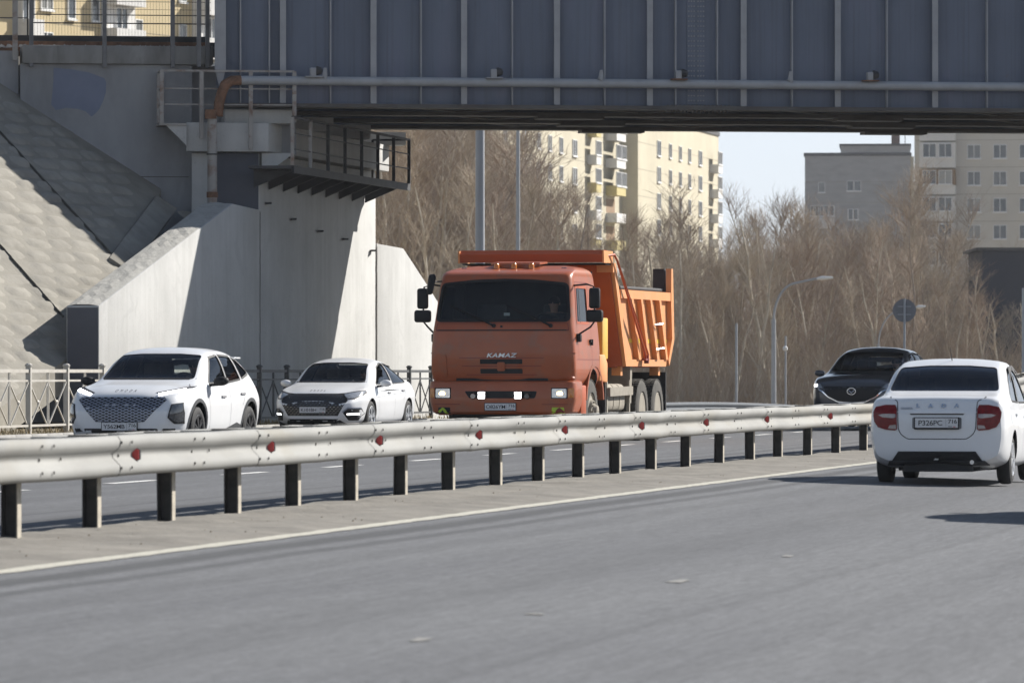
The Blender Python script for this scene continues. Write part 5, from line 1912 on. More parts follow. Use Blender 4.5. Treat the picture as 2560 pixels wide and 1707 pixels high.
# ---------------------------------------------------------------- dark crossover (behind the rail on the right)
K = dict(
    zb=([-2.27, -1.9, -1, 1, 1.9, 2.27], [.38, .28, .24, .23, .23, .32]),
    zt=([-2.27, -2.18, -2.0, -1.72, -1.3, -.7, -.2, .15, .40, 1.0, 1.2, 1.7, 2.02, 2.17, 2.27], [.95, 1.10, 1.22, 1.50, 1.60, 1.67, 1.675, 1.62, 1.53, 1.19, 1.15, 1.10, 1.03, .96, .86]),
    zbelt=([-2.27, -2.0, -1.6, -1, 0, .9, 1.4, 1.95, 2.17, 2.27], [.88, 1.08, 1.14, 1.11, 1.08, 1.07, 1.05, .98, .92, .80]),
    w=([-2.27, -2.15, -1.9, -1.4, 0, 1.35, 1.8, 2.05, 2.18, 2.27], [.72, .80, .88, .92, .905, .92, .895, .83, .76, .68]),
    wb=([-2.27, -1.8, 0, 1.8, 2.27], [.62, .80, .83, .80, .60]),
    wbelt=([-2.27, -2.0, -1.5, -.5, .5, 1.0, 1.5, 1.95, 2.15, 2.27], [.64, .74, .83, .85, .85, .86, .86, .80, .72, .62]),
    wt=([-2.27, -2.0, -1.7, -1.2, -.5, .1, .5, 1.05, 1.4, 1.95, 2.27], [.52, .60, .58, .60, .62, .62, .67, .76, .75, .66, .50]),
    zw=([-2.27, -1.5, 0, 1.5, 2.27], [.78, .80, .74, .76, .66]),
    crown=([-2.27, -1.7, -.5, .2, 1.05, 1.5, 2.27], [.03, .08, .085, .07, .03, .05, .04]))
wsc = poly_round([(-.72, 1.175), (.72, 1.175), (.61, 1.54), (.3, 1.565), (-.3, 1.565), (-.61, 1.54)], .05)
sw1 = poly_round([(.66, 1.10), (.12, 1.49), (-.28, 1.55), (-.26, 1.11)], .03)
sw2 = poly_round([(-.33, 1.11), (-.35, 1.55), (-.95, 1.52), (-1.02, 1.14)], .03)
sw3 = poly_round([(-1.10, 1.15), (-1.04, 1.50), (-1.36, 1.45), (-1.62, 1.27), (-1.5, 1.18)], .02)
rw = poly_round([(-.58, 1.25), (.58, 1.25), (.50, 1.48), (-.50, 1.48)], .04)
mz, pr = vehicle('crossover_car', 'dark grey crossover car with winged oval badge behind the rail on the right', K, -2.27, 2.27, 'paint_black', (.03, .06),
                 [(wsc, 'front', .2, 1.7), (sw1, 'left', .35, 1.3), (sw2, 'left', .35, 1.3), (sw3, 'left', .35, 1.3), (rw, 'rear', -2.6, -1.2)],
                 (1.36, -1.34), (.36,), .41, (0, 0, 0), ONC)
aim(mz, cw(7.0, 117.0, .10), 2.27, 5.4, 1.04)
for ax in (1.36, -1.34):
    for s in (1, -1): make_wheel(mz, ax, s * .80, .36, .22, .235, 'alloy', 5)
gp = poly_round([(-.60, .86), (.60, .86), (.50, .66), (.30, .545), (-.30, .545), (-.50, .66)], .05)
pr.patch(gp, 'front', .004, .01).build('grille', M['trim'], mz, smooth=50)
pr.line([(-.70, .80), (-.60, .75), (-.48, .64), (-.28, .54), (0, .515), (.28, .54), (.48, .64), (.60, .75), (.70, .80)], 'front', .022, .014, .04, None, .014).build('grille_trim', M['chrome'], mz)
both(pr, mz, 'headlamp', [(.60, .82), (.66, .90), (.86, .96), (.87, .87), (.76, .81)], 'front', 'lens', .016, .02)
both(pr, mz, 'running_light', [(.72, .90), (.80, .905), (.80, .85), (.72, .85)], 'front', 'drl', .022, .02)
pr.patch([(-.80, .45), (.80, .45), (.76, .28), (-.76, .28)], 'front', .004, .01).build('lower_intake', M['trim'], mz)
bd = MB()
bd.tube([(2.36, .085 * math.cos(a), .755 + .066 * math.sin(a)) for a in [2 * math.pi * k / 28 for k in range(29)]], .010, 6, False)
for s in (1, -1):
    bd.tube([(2.36, s * .078, .78), (2.365, s * .045, .775), (2.37, s * .012, .732), (2.37, 0, .722)], [.006, .011, .010, .009], 6)
    bd.tube([(2.36, s * .045, .775), (2.36, s * .052, .735)], [.007, .004], 6)
bd.build('badge', M['chrome'], mz, smooth=60)
MB().box(2.349, 2.361, -.26, .26, .414, .526).build('number_plate', M['plate'], mz)
for v in ('left', 'right'):
    for sw in (sw1, sw2, sw3): pr.line(sw + [sw[0]], v, .025, .003).build('window_trim', M['trim'], mz)
for s in (1, -1): mirror_door(mz, .62, .91, 1.12, 'paint_black', 'trim', s)
interior(mz, .66, 1.11, .72, .38, seat_x=-.28, rear_x=-1.0, roof=1.6)
seat_driver(mz, 'person driving the dark grey crossover car', -.20, .37, .62, .95, wheel=(.48, 0, .42))

# ---------------------------------------------------------------- white sedan seen from behind (right)
K = dict(
    zb=([-2.13, -1.95, -1, 1, 1.8, 2.13], [.30, .25, .19, .19, .21, .28]),
    zt=([-2.13, -2.10, -2.04, -1.92, -1.52, -1.40, -.95, -.72, -.3, .15, .45, .65, 1.2, 1.4, 1.8, 2.02, 2.13], [.90, .985, 1.035, 1.055, 1.085, 1.12, 1.375, 1.44, 1.495, 1.49, 1.44, 1.37, 1.03, .99, .92, .83, .7]),
    zbelt=([-2.13, -2.05, -1.8, -1.4, -.6, .6, 1.3, 1.8, 2.0, 2.13], [.90, .985, 1.015, 1.0, .955, .93, .90, .82, .74, .62]),
    w=([-2.13, -2.06, -1.9, -1.5, -.8, 0, 1.2, 1.7, 1.95, 2.13], [.775, .81, .835, .845, .85, .85, .845, .82, .74, .58]),
    wb=([-2.13, -1.7, 0, 1.7, 2.13], [.72, .78, .79, .77, .52]),
    wbelt=([-2.13, -2.0, -1.6, -1.2, -.4, .6, 1.2, 1.7, 1.95, 2.13], [.725, .762, .785, .79, .79, .79, .79, .74, .65, .5]),
    wt=([-2.13, -2.0, -1.55, -1.4, -.9, -.4, .2, .7, 1.2, 1.6, 2.13], [.665, .70, .72, .705, .64, .61, .605, .63, .67, .63, .4]),
    zw=([-2.13, -1.5, 0, 1.5, 2.13], [.66, .68, .62, .62, .54]),
    crown=([-2.13, -1.6, -1.4, -.9, -.3, .3, 1.2, 1.6, 2.13], [.02, .02, .025, .04, .05, .055, .03, .05, .04]))
wsc = poly_round([(-.64, 1.02), (.64, 1.02), (.54, 1.385), (-.54, 1.385)], .05)
rw = poly_round([(-.675, 1.108), (.675, 1.108), (.595, 1.385), (.25, 1.41), (-.25, 1.41), (-.595, 1.385)], .045)
sw1 = poly_round([(.90, .96), (.42, 1.28), (.05, 1.385), (-.18, 1.39), (-.20, .965)], .03)
sw2 = poly_round([(-.27, .967), (-.25, 1.39), (-.55, 1.36), (-.84, 1.22), (-1.05, 1.05), (-1.0, .985)], .05)
la, pr = vehicle('sedan_car', 'white sedan with red tail lamps driving away on the near side of the rail', K, -2.13, 2.13, 'paint_white', (.03, .05),
                 [(wsc, 'front', .3, 1.8), (rw, 'rear', -1.9, -.6), (sw1, 'left', .3, 1.3), (sw2, 'left', .3, 1.3)],
                 (1.26, -1.22), (.295,), .345, (0, 0, 0), math.pi / 2, 'glass_tint')
la.scale = (1, .97, 1)
la.location = cw(5.0, 66.9, 0); la.location.y += 2.13
la.location.z = znear(la.location.x) + .0
la.rotation_euler = (R(1.43) * 0, 0, math.pi / 2)
for ax in (1.26, -1.22):
    for s in (1, -1): make_wheel(la, ax, s * .735, .295, .185, .195, 'alloy', 6)
tl = [(.49, .90), (.51, .945), (.63, .945), (.745, .92), (.775, .86), (.765, .75), (.72, .685), (.63, .655), (.51, .645), (.485, .66)]
both(pr, la, 'tail_lamp', tl, 'rear', 'lens_red', .016, .03)
both(pr, la, 'reversing_lamp', [(.50, .80), (.505, .838), (.66, .84), (.715, .825), (.66, .80), (.54, .79)], 'rear', 'lens_clear', .022, .012)
both(pr, la, 'lamp_insert', [(.495, .662), (.497, .712), (.575, .705), (.595, .668)], 'rear', 'lens_clear', .022, .012)
lid = poly_round([(-.60, 1.04), (-.485, .99), (-.47, .66), (-.44, .60), (-.36, .545), (.36, .545), (.44, .60), (.47, .66), (.485, .99), (.60, 1.04)], .03)
pr.line(lid, 'rear', .010, .0015).build('boot_seam', M['gap'], la)
pr.patch([(-.47, .40), (.47, .40), (.55, .29), (-.55, .29)], 'rear', .016, .03).build('lower_valance', M['trim'], la)
pr.patch([(-.58, .292), (.58, .292), (.62, .245), (-.62, .245)], 'rear', .022, .03).build('bumper_skirt', M['trim_grey'], la)
MB().tube([(-2.2, -.43, .275), (-1.9, -.43, .28)], .026, 12).build('exhaust', M['chrome'], la, smooth=60)
MB().box(-2.06, -1.2, -.42, .42, .16, .26).box(-1.3, -1.18, -.62, .62, .25, .33).build('rear_axle', M['inner'], la)
pr.patch([(-.34, .845), (.34, .845), (.33, .865), (-.33, .865)], 'rear', .018, .02).build('handle_bar', M['paint_white'], la)
pr.patch([(-.33, .842), (.33, .842), (.32, .828), (-.32, .828)], 'rear', .003, .005).build('handle_shadow', M['gap'], la)  # dark strip painting the shadow under the handle bar
for (ch, u) in (('L', -.235), ('A', -.08), ('D', .08), ('A', .235)):
    pr.text(ch, .062, u, .935, 'rear', .010, .003, 0, 1, .012, 1.25).build('lettering', M['chrome'], la, smooth=None)
pr.text('GRANTA', .034, -.37, .905, 'rear', .008, .001, 0, 1.1, .01).build('lettering', M['alloy'], la)
plate(la, 'P326PC', '716', (-2.20, 0, .735), 'rear')
pr.patch(poly_round([(-.30, .80), (.30, .80), (.30, .665), (-.30, .665)], .02), 'rear', .002, .003).build('plate_recess', M['gap_soft'], la)
for v in ('left', 'right'):
    for (x, z) in ((.12, .79), (-.86, .82)):
        pr.patch(poly_round([(x - .09, z - .014), (x + .09, z - .014), (x + .09, z + .016), (x - .09, z + .016)], .01), v, .024, .024).build('door_handle', M['paint_white'], la)
    for sw in (sw1, sw2): pr.line(sw + [sw[0]], v, .024, .003).build('window_trim', M['trim'], la)
    pr.patch([(.40, 1.29), (.05, 1.395), (-.18, 1.40), (-.18, 1.36), (.05, 1.345), (.36, 1.25)], v, .03, .004).build('wind_deflector', M['trim'], la)
    pr.patch([(-.27, 1.40), (-.55, 1.372), (-.84, 1.235), (-.80, 1.20), (-.55, 1.32), (-.27, 1.35)], v, .03, .004).build('wind_deflector', M['trim'], la)
    pr.line([(-.235, .95), (-.24, .6), (-.22, .24)], v, .007).build('seam', M['gap_soft'], la)
    pr.line([(-.98, .97), (-.95, .82), (-.80, .62)], v, .007).build('seam', M['gap_soft'], la)
    pr.line([(.98, .93), (.95, .7), (.84, .24)], v, .007).build('seam', M['gap_soft'], la)
pr.patch(poly_round([(-1.52, .72), (-1.36, .72), (-1.36, .88), (-1.52, .88)], .05), 'right', .002, .004).build('fuel_flap', M['paint_white'], la)
for s in (1, -1): mirror_door(la, .80, .84, .98, 'paint_white', 'trim', s)
interior(la, .85, .95, .66, .25, seat_x=-.05, rear_x=-.75, roof=1.4)
MB().box(-1.55, -1.2, -.55, .55, .95, 1.02).build('parcel_shelf', M['inner'], la)
MB().tube([(-.55, 0, 1.47), (-.75, 0, 1.62)], [.006, .003], 6).build('antenna', M['trim'], la)

# the car in the next lane, just out of view, whose shadow reaches into the frame
nx = copy_tree(la)
nx.location = (-4.25, 55.9, znear(-4.25))
nx['label'] = 'white sedan just out of view at the right whose shadow lies on the asphalt'
# ================================================================ orange dump truck
M['orange'] = pmat('orange truck paint', (.375, .084, .023), .4, var=.12, scale=1.2, coat=.25, dirt=(.20, .115, .075), dirt_amt=.55, dirt_scale=2.6)
M['orange_sunlit'] = pmat('worn sunlit orange paint', (.74, .31, .11), .6, var=.08, scale=1.0, dirt=(.52, .34, .20), dirt_amt=.6, dirt_scale=1.4, bump=.05)  # faded paint, lightened further to paint the sun on the body sides
M['orange_deep'] = pmat('deep orange paint', (.42, .08, .022), .55, var=.1, scale=1.5)
M['amber'] = pmat('amber lens', (.60, .20, .02), .2, var=.2, scale=20, coat=.6)
M['yellow_box'] = pmat('yellow tank paint', (.70, .42, .06), .6, var=.08, scale=2, dirt=(.4, .26, .1), dirt_amt=.4)
M['hivis'] = pmat('reflective yellow green', (.45, .60, .04), .4, var=.1)
M['red_stripe'] = pmat('reflective dark red', (.20, .03, .02), .5)
M['dusty_steel'] = pmat('dusty grey steel', (.30, .27, .22), .85, var=.2, scale=3, dirt=(.15, .13, .11), dirt_amt=.6)
M['lampglass'] = pmat('lamp reflector', (.55, .55, .55), .15, .7, var=.35, scale=25, coat=.8)
M['led'] = emat('LED work lamp', (1, 1, 1), 9.0)
M['bulb'] = emat('warm headlamp bulb', (1.0, .72, .32), 4.0)
M['tape'] = pmat('yellow side tape', (.85, .62, .05), .5, var=.1)

tk = thing('dump_truck', 'orange dump truck with ribbed tipping body driving towards the camera', 'truck')
CABR = -2.08                                           # rear of the cab
zt_ = 'zt'


def cab_ring(z, n=9):
    """plan outline of the cab at height z (front is +x = 0)"""
    xf = float(pchip([.98, 1.10, 1.5, 1.9, 2.05, 2.75, 2.82, 2.86, 2.90, 2.94, 2.97, 2.99], [-.10, -.05, 0, -.02, -.06, -.28, -.32, -.40, -.62, -.92, -1.2, -1.45], z))
    xr = float(pchip([.98, 2.6, 2.85, 2.97, 2.99], [CABR, CABR, CABR + .03, CABR + .22, CABR + .5], z))
    w = float(pchip([.98, 1.10, 1.2, 1.5, 1.9, 2.03, 2.72, 2.86, 2.95, 2.99], [1.16, 1.22, 1.235, 1.23, 1.20, 1.185, 1.125, 1.10, 1.0, .75], z))
    r = .13
    pts = [(xr, 0)]
    for k in range(4): pts.append((xr, -w * (k + 1) / 4 + (.06 if k == 3 else 0)))
    pts.append((xr + .06, -w))
    m = 14
    for k in range(1, m): pts.append((xr + .06 + (xf - r - xr - .06) * k / m, -w))
    for k in range(7):
        a = -math.pi / 2 + math.pi / 2 * k / 6
        pts.append((xf - r + r * math.cos(a) - .0, -w + r + r * math.sin(a)))
    for k in range(1, n):
        t = k / n
        y = (-w + r) * (1 - t)
        pts.append((xf + .055 * (1 - (y / (w - r))**2), y))
    pts.append((xf + .055, 0))
    full = pts + [(x, -y) for (x, y) in reversed(pts[1:-1])]
    return [(x, y, z) for (x, y) in full]


zs_ = [.98, 1.02, 1.08, 1.10, 1.16, 1.2] + [1.25 + .05 * k for k in range(32)] + [2.84, 2.88, 2.91, 2.935, 2.955, 2.972, 2.985]
rings = [cab_ring(z) for z in zs_]
n_ = len(rings[0])
cvs = [p for r in rings for p in r]
cfs = [(j * n_ + i, j * n_ + (i + 1) % n_, (j + 1) * n_ + (i + 1) % n_, (j + 1) * n_ + i) for j in range(len(rings) - 1) for i in range(n_)]
cfs += [tuple(range(n_ - 1, -1, -1)), tuple((len(rings) - 1) * n_ + i for i in range(n_))]
tp = Proj(cvs, cfs)
wsc = poly_round([(-1.125, 2.055), (1.125, 2.055), (1.06, 2.66), (.5, 2.715), (0, 2.73), (-.5, 2.715), (-1.06, 2.66)], .07, 4)
dwn = poly_round([(-.42, 2.02), (-.50, 2.62), (-1.32, 2.62), (-1.32, 2.02)], .04)
cut = MB()
prism2(cut, wsc, 'front', -.75, .5)
prism2(cut, dwn, 'left', .6, 1.5)
prism2(cut, dwn, 'left', -.6, -1.5)
for s in (-1, 1): cut.lathe([(s * .6, .64), (s * 1.5, .64)], 36, 'y', (-1.45, 0, .62))
cab = link('cab', cut_shell(cvs, cfs, [M['orange'], M['inner']], .03, cut, 'cab'), tk)
glass_patch(tp, tk, wsc, 'front', 'glass', 'windscreen')
for v in ('left', 'right'): glass_patch(tp, tk, dwn, v, 'glass', 'side_window')
tp.line(wsc + [wsc[0]], 'front', .05, .006, .05, None, .012).build('windscreen_seal', M['trim'], tk)
# panel below the windscreen, wipers
pan = poly_round([(-1.13, 1.895), (1.13, 1.895), (1.11, 2.01), (-1.11, 2.01)], .02)
tp.line(pan + [pan[0]], 'front', .012, .003).build('panel_seam', M['red_stripe'], tk)
tp.line([(-1.13, 1.895), (1.13, 1.895)], 'front', .02, .004).build('panel_seam', M['gap'], tk)
tp.patch(poly_round([(-.02, 1.94), (.02, 1.94), (.02, 1.975), (-.02, 1.975)], .01), 'front', .012, .015).build('lock', M['trim'], tk)
for (a, b) in (((-.13, 1.965), (-.92, 2.31)), ((.83, 1.965), (.06, 2.31))):
    pa, na, _ = tp.hit('front', *a); pb, nb, _ = tp.hit('front', *b)
    MB().tube([pa + na * .02, pa.lerp(pb, .5) + na * .10, pb + nb * .035], [.018, .012, .007], 8).lathe([(-.02, .035), (.03, .03)], 12, 'x', tuple(pa + na * .02)).build('wiper', M['trim'], tk, smooth=60)
    MB().tube([pb + nb * .02 + Vector((0, .28 * k, -.16 * k)) for k in (-.0, .5, 1.0)], .01, 6).build('wiper_blade', M['trim'], tk)
# front panel relief: ribs, grille slots, badge plate
for (z, a) in ((1.435, .72), (1.30, .68), (1.155, .60)):
    tp.line([(-a, z), (a, z)], 'front', .014, .002).build('panel_crease', M['red_stripe'], tk)
for (z0, z1) in ((1.335, 1.415), (1.175, 1.255)):
    tp.patch(poly_round([(-.36, z0), (.36, z0), (.36, z1), (-.36, z1)], .01), 'front', .004, .01).build('grille_slot', M['gap'], tk)
tp.patch(poly_round([(-.065, 1.22), (.065, 1.22), (.065, 1.365), (-.065, 1.365)], .025), 'front', .022, .03).build('badge', M['orange'], tk, smooth=40)
tp.text('KAMAZ', .098, 0, 1.475, 'front', .02, .0015, .25, 1.08, .02, 1.42).build('lettering', M['alloy'], tk)
tp.line([(-.95, 1.665), (.95, 1.665)], 'front', .05, .010, .05, None, .02).build('panel_rib', M['orange'], tk)
for s in (1, -1):
    q = poly_round([(s * .99, 1.18), (s * 1.19, 1.18), (s * 1.19, 1.45), (s * 1.0, 1.45)], .03)
    tp.line(q + [q[0]], 'front', .02, .004).build('corner_recess', M['red_stripe'], tk)
    tp.patch(poly_round([(s * .93, 1.12), (s * 1.235, 1.10), (s * 1.235, 1.53), (s * .95, 1.50)], .05), 'front', .018, .03).build('corner_panel', M['orange'], tk, smooth=50)
# door lines, handle, strips
for v in ('left', 'right'):
    dr = [(-.36, 1.40), (-.36, 2.0), (-.46, 2.70), (-1.42, 2.70), (-1.42, 1.25)]
    tp.line(dr, v, .014, .003).build('door_seam', M['red_stripe'], tk)
    tp.line(dwn + [dwn[0]], v, .045, .005, .05, None, .01).build('window_seal', M['orange_deep'], tk)
    tp.line([(-.66, 2.02), (-.70, 2.62)], v, .03, .008).build('quarter_bar', M['trim'], tk)
    tp.line([(-.2, 1.41), (-2.0, 1.41)], v, .01, .003).build('door_seam', M['red_stripe'], tk)
    s = 1 if v == 'left' else -1
    MB().box(-1.40, -1.24, s * 1.21 - .02, s * 1.21 + .04, 1.70, 1.74).lathe([(-.05, .03), (.05, .03)], 10, 'z', (-1.33, s * 1.24, 1.70)).build('door_handle', M['trim'], tk)
# roof hatch, marker lamps
MB().prism([(-1.0, -.42, 3.0), (-.93, -.36, 3.0), (-.93, .36, 3.0), (-1.0, .42, 3.0), (-1.6, .42, 3.03), (-1.6, -.42, 3.03)], (0, 0, .035)).box(-1.5, -1.02, -.32, .32, 2.95, 3.0).build('roof_hatch', M['orange'], tk)
for y in (-.33, -.03, .27):
    MB().lathe([(0, .05), (.06, .048), (.085, .03)], 10, 'z', (-.82, y + .05, 2.935)).build('marker_lamp', M['amber'], tk, smooth=50)
for y in (-.86, .86):
    MB().box(-.98, -.88, y - .05, y + .05, 2.86, 2.95).build('marker_lamp', M['lens_dark'], tk, bevel=.02)
# bumper
bz0, bz1 = .50, 1.05
bring = []
for (z, dx, dw) in ((.50, -.05, -.10), (.54, -.01, -.05), (.72, .0, 0), (1.0, -.005, 0), (1.04, -.02, -.01), (1.055, -.05, -.04)):
    pts = []
    w, xf, r = 1.25 + dw, .06 + dx, .16
    pts += [(-.55, -w), (-.35, -w)]
    for k in range(7):
        a = -math.pi / 2 + math.pi / 2 * k / 6
        pts.append((xf - r + r * math.cos(a), -w + r + r * math.sin(a)))
    for k in range(1, 8): pts.append((xf + .03 * (1 - (1 - k / 8)**2), (-w + r) * (1 - k / 8)))
    pts.append((xf + .03, 0))
    full = pts + [(x, -y) for (x, y) in reversed(pts[:-1])]
    inner_ = [(-.5, 0)]
    bring.append([(x, y, z) for (x, y) in full])
nb = len(bring[0])
bvs = [p for r in bring for p in r]
bfs = [(j * nb + i, j * nb + i + 1, (j + 1) * nb + i + 1, (j + 1) * nb + i) for j in range(len(bring) - 1) for i in range(nb - 1)]
bfs += [tuple(range(nb)), tuple((len(bring) - 1) * nb + i for i in range(nb))]
bp_ = Proj(bvs, bfs)
MB().add(bvs, bfs).build('bumper', M['orange'], tk, smooth=35)
MB().box(-.3, -.005, -.78, .78, 1.0, 1.10).build('bumper_step', M['gap'], tk)
bp_.patch(poly_round([(-.62, .885), (.62, .885), (.58, .765), (-.54, .765)], .03), 'front', .004, .01).build('bumper_intake', M['gap'], tk)
for s in (1, -1):
    hl = poly_round([(s * .87, .775), (s * 1.115, .775), (s * 1.115, .925), (s * .87, .925)], .02)
    h = bp_.patch(hl, 'front', .012, .02).build('headlamp', M['lampglass'], tk, smooth=40)
    bp_.patch(poly_round([(s * .95, .815), (s * 1.06, .815), (s * 1.05, .88), (s * .955, .88)], .03), 'front', .016, .006).build('bulb', M['bulb'], h)
    q = [(s * .855, .76), (s * 1.13, .76), (s * 1.13, .94), (s * .855, .94)]
    bp_.patch(q, 'front', .005, .01).build('headlamp_bezel', M['trim'], tk)
    bp_.patch(poly_round([(s * 1.14, .775), (s * 1.225, .775), (s * 1.225, .935), (s * 1.14, .935)], .01), 'front', .010, .02).build('indicator', M['amber'], tk, smooth=40)
    lb = thing.__name__ and MB().box(.10, .16, s * .31 - .062, s * .31 + .062, .755, .875).build('work_lamp', M['trim'], tk, bevel=.01)
    for k in range(4):
        MB().box(.161, .166, s * .31 - .055, s * .31 + .055, .763 + k * .028, .763 + k * .028 + .022).build('led_row', M['led'], lb)
    MB().lathe([(0, .05), (.05, .055), (.08, .04)], 14, 'x', (.08, s * .46, .80)).build('fog_lamp', M['lens_dark'], tk, smooth=40)
    bp_.line([(s * .7, .665), (s * 1.18, .665)], 'front', .014, .002).build('panel_crease', M['red_stripe'], tk)
    dv = poly_round([(s * .86, .515), (s * 1.08, .515), (s * 1.07, .615), (s * .87, .615)], .005)
    dk = bp_.patch(dv, 'front', .006, .01).build('reflective_plate', M['hivis'] if s > 0 else M['gap'], tk)
    bp_.patch([(s * .90, .52), (s * .955, .52), (s * 1.0, .57), (s * 1.03, .535), (s * 1.06, .52), (s * 1.075, .55), (s * 1.0, .613), (s * .97, .60)], 'front', .012, .005).build('chevron', M['red_stripe'] if s > 0 else M['hivis'], dk)
plate(tk, 'O826YM', '716', (.118, .0, .625), 'front')
# mirrors on frames
for s in (1, -1):
    my = 1.53 if s > 0 else 1.41
    fr_ = MB().tube([(-.40, s * 1.13, 2.64), (-.32, s * (my - .15), 2.66), (-.25, s * (my - .02), 2.62), (-.25, s * my, 2.05), (-.28, s * (my - .08), 1.95), (-.36, s * 1.22, 1.82)], .016, 8)
    fo = fr_.build('mirror_frame', M['trim'], tk, smooth=60)
    MB().box(-.28, -.18, s * my - .095, s * my + .095, 2.255, 2.60).build('mirror', M['trim'], fo, bevel=.04)
    MB().box(-.30, -.16, s * my - .14, s * my + .14, 2.03, 2.235).build('mirror', M['trim'], fo, bevel=.04)
    MB().box(-.40, -.28, s * 1.23 - .05, s * 1.23 + .05, 1.70, 1.84).build('mirror_mount', M['trim'], fo, bevel=.02)
MB().tube([(-.38, -1.08, 2.72), (-.12, -1.22, 2.70), (-.05, -1.24, 2.66)], .014, 6).build('mirror_frame', M['trim'], tk)
kb_ = MB()
kb_.prism([(0, -.07, -.17), (0, .02, -.17), (0, .09, .12), (0, .06, .18), (0, -.03, .16)], (.1, .05, 0))
kb_.build('kerb_mirror', M['trim'], tk, bevel=.025, loc=(-.08, -1.25, 2.66))
# cab interior
MB().box(-.95, -.30, -1.05, 1.05, 1.5, 1.97).build('dashboard', M['inner'], tk, bevel=.05)
MB().box(-2.02, -1.98, -1.1, 1.1, 1.2, 2.9).build('back_panel', M['inner'], tk)
for y in (-.6, .55):
    MB().box(-1.85, -1.35, y - .26, y + .26, 1.45, 1.62).build('seat', M['seat'], tk, bevel=.05)
    MB().prism([(-1.80, y - .25, 1.55), (-1.68, y - .25, 1.55), (-1.82, y - .25, 2.35), (-1.92, y - .25, 2.35)], (0, .5, 0)).build('backrest', M['seat'], tk, bevel=.04)
mb = MB().tube([(-.86 - .09 * math.sin(a), .55 + .22 * math.cos(a), 2.08 + .10 * math.sin(a)) for a in [2 * math.pi * k / 22 for k in range(23)]], .016, 6, False).bar((-.86, .35, 2.08), (-.86, .75, 2.08), .03, .02).tube([(-.86, .55, 2.08), (-.7, .55, 1.9)], .03, 8)
mb.build('steering_wheel', M['inner'], tk, smooth=60)
M['paper'] = pmat('papers', (.6, .62, .6), .8)
MB().box(-.50, -.40, .30, .48, 1.975, 2.06).build('paper', M['paper'], tk)
MB().box(-.42, -.41, -.06, .04, 2.14, 2.19).build('sticker', M['paper'], tk)
# chassis, steps, tanks
MB().box(-8.1, -.5, -.45, -.37, .72, .98).box(-8.1, -.5, .37, .45, .72, .98).box(-7.9, -2.2, -.38, .38, .98, 1.16).build('chassis', M['inner'], tk)
MB().box(-2.0, -.6, -.9, .9, .95, 1.12).box(-1.95, -.45, -.95, .95, .45, 1.0).build('engine', M['inner'], tk)
for s in (1, -1):
    fend = MB()
    for k in range(10):
        a0, a1 = math.pi * (.06 + .88 * k / 10), math.pi * (.06 + .88 * (k + 1) / 10)
        c = (-1.62, .60)
        P = [(c[0] + rr * math.cos(a), s * yy, c[1] + rr * math.sin(a) * 1.05) for a in (a0, a1) for rr in (.66, .72) for yy in (.95, 1.245)]
        fend.add([P[0], P[1], P[5], P[4], P[2], P[3], P[7], P[6]], [(0, 1, 2, 3), (4, 5, 6, 7), (0, 1, 5, 4), (3, 2, 6, 7), (1, 2, 6, 5), (0, 3, 7, 4)])
    fend.build('fender', M['orange'], tk, smooth=30)
    MB().prism([(-2.0, s * 1.244, 1.05), (-2.62, s * 1.244, 1.02), (-2.62, s * 1.244, 1.36), (-2.42, s * 1.244, 1.50), (-2.0, s * 1.244, 1.50)], (0, -s * .28, 0)).build('rear_fender', M['orange_sunlit'], tk, bevel=.03)
    MB().box(-.95, -.55, s * 1.02, s * 1.235, .48, .98).build('step_panel', M['orange_deep'], tk, bevel=.03)
    MB().bar((-.6, s * 1.12, .82), (-.95, s * 1.12, .82), .2, .05).build('step', M['alloy'], tk)
    MB().box(-2.75, -2.70, s * .75, s * 1.18, .3, 1.05).build('mud_flap', M['rubber'], tk)
tank = MB()
for (x0, x1) in ((-3.0, -3.45), (-3.5, -3.95), (-4.0, -4.4)):
    tank = MB().prism([(x0, y, z) for (y, z) in poly_round([(.72, .52), (1.16, .52), (1.16, 1.0), (.72, 1.0)], .12, 3)], (x1 - x0, 0, 0))
    tank.build('air_tank', M['dusty_steel'], tk, smooth=40)
MB().bar((-2.85, 1.21, .86), (-4.75, 1.21, .88), .06, .15).build('guard_bar', M['dusty_steel'], tk)
MB().bar((-2.9, 1.19, .42), (-4.6, 1.19, .44), .06, .14).build('guard_bar', M['dusty_steel'], tk)
for (x, z) in ((-2.86, .64), (-4.72, .66)): MB().bar((x, 1.16, z - .25), (x, 1.16, z + .4), .05, .08).build('guard_post', M['dusty_steel'], tk)
MB().prism([(-4.70, 1.19, .66), (-4.82, 1.19, .66), (-4.92, 1.19, 1.30), (-4.74, 1.19, 1.30)], (0, -.4, 0)).build('mud_flap', M['dusty_steel'], tk)
# hydraulic tank cabinet between cab and body
MB().box(-2.75, -2.32, .55, 1.22, 1.42, 2.12).build('oil_cabinet', M['yellow_box'], tk, bevel=.02)
MB().box(-2.6, -2.2, -1.1, .5, 1.2, 2.0).build('bulkhead_gear', M['inner'], tk)
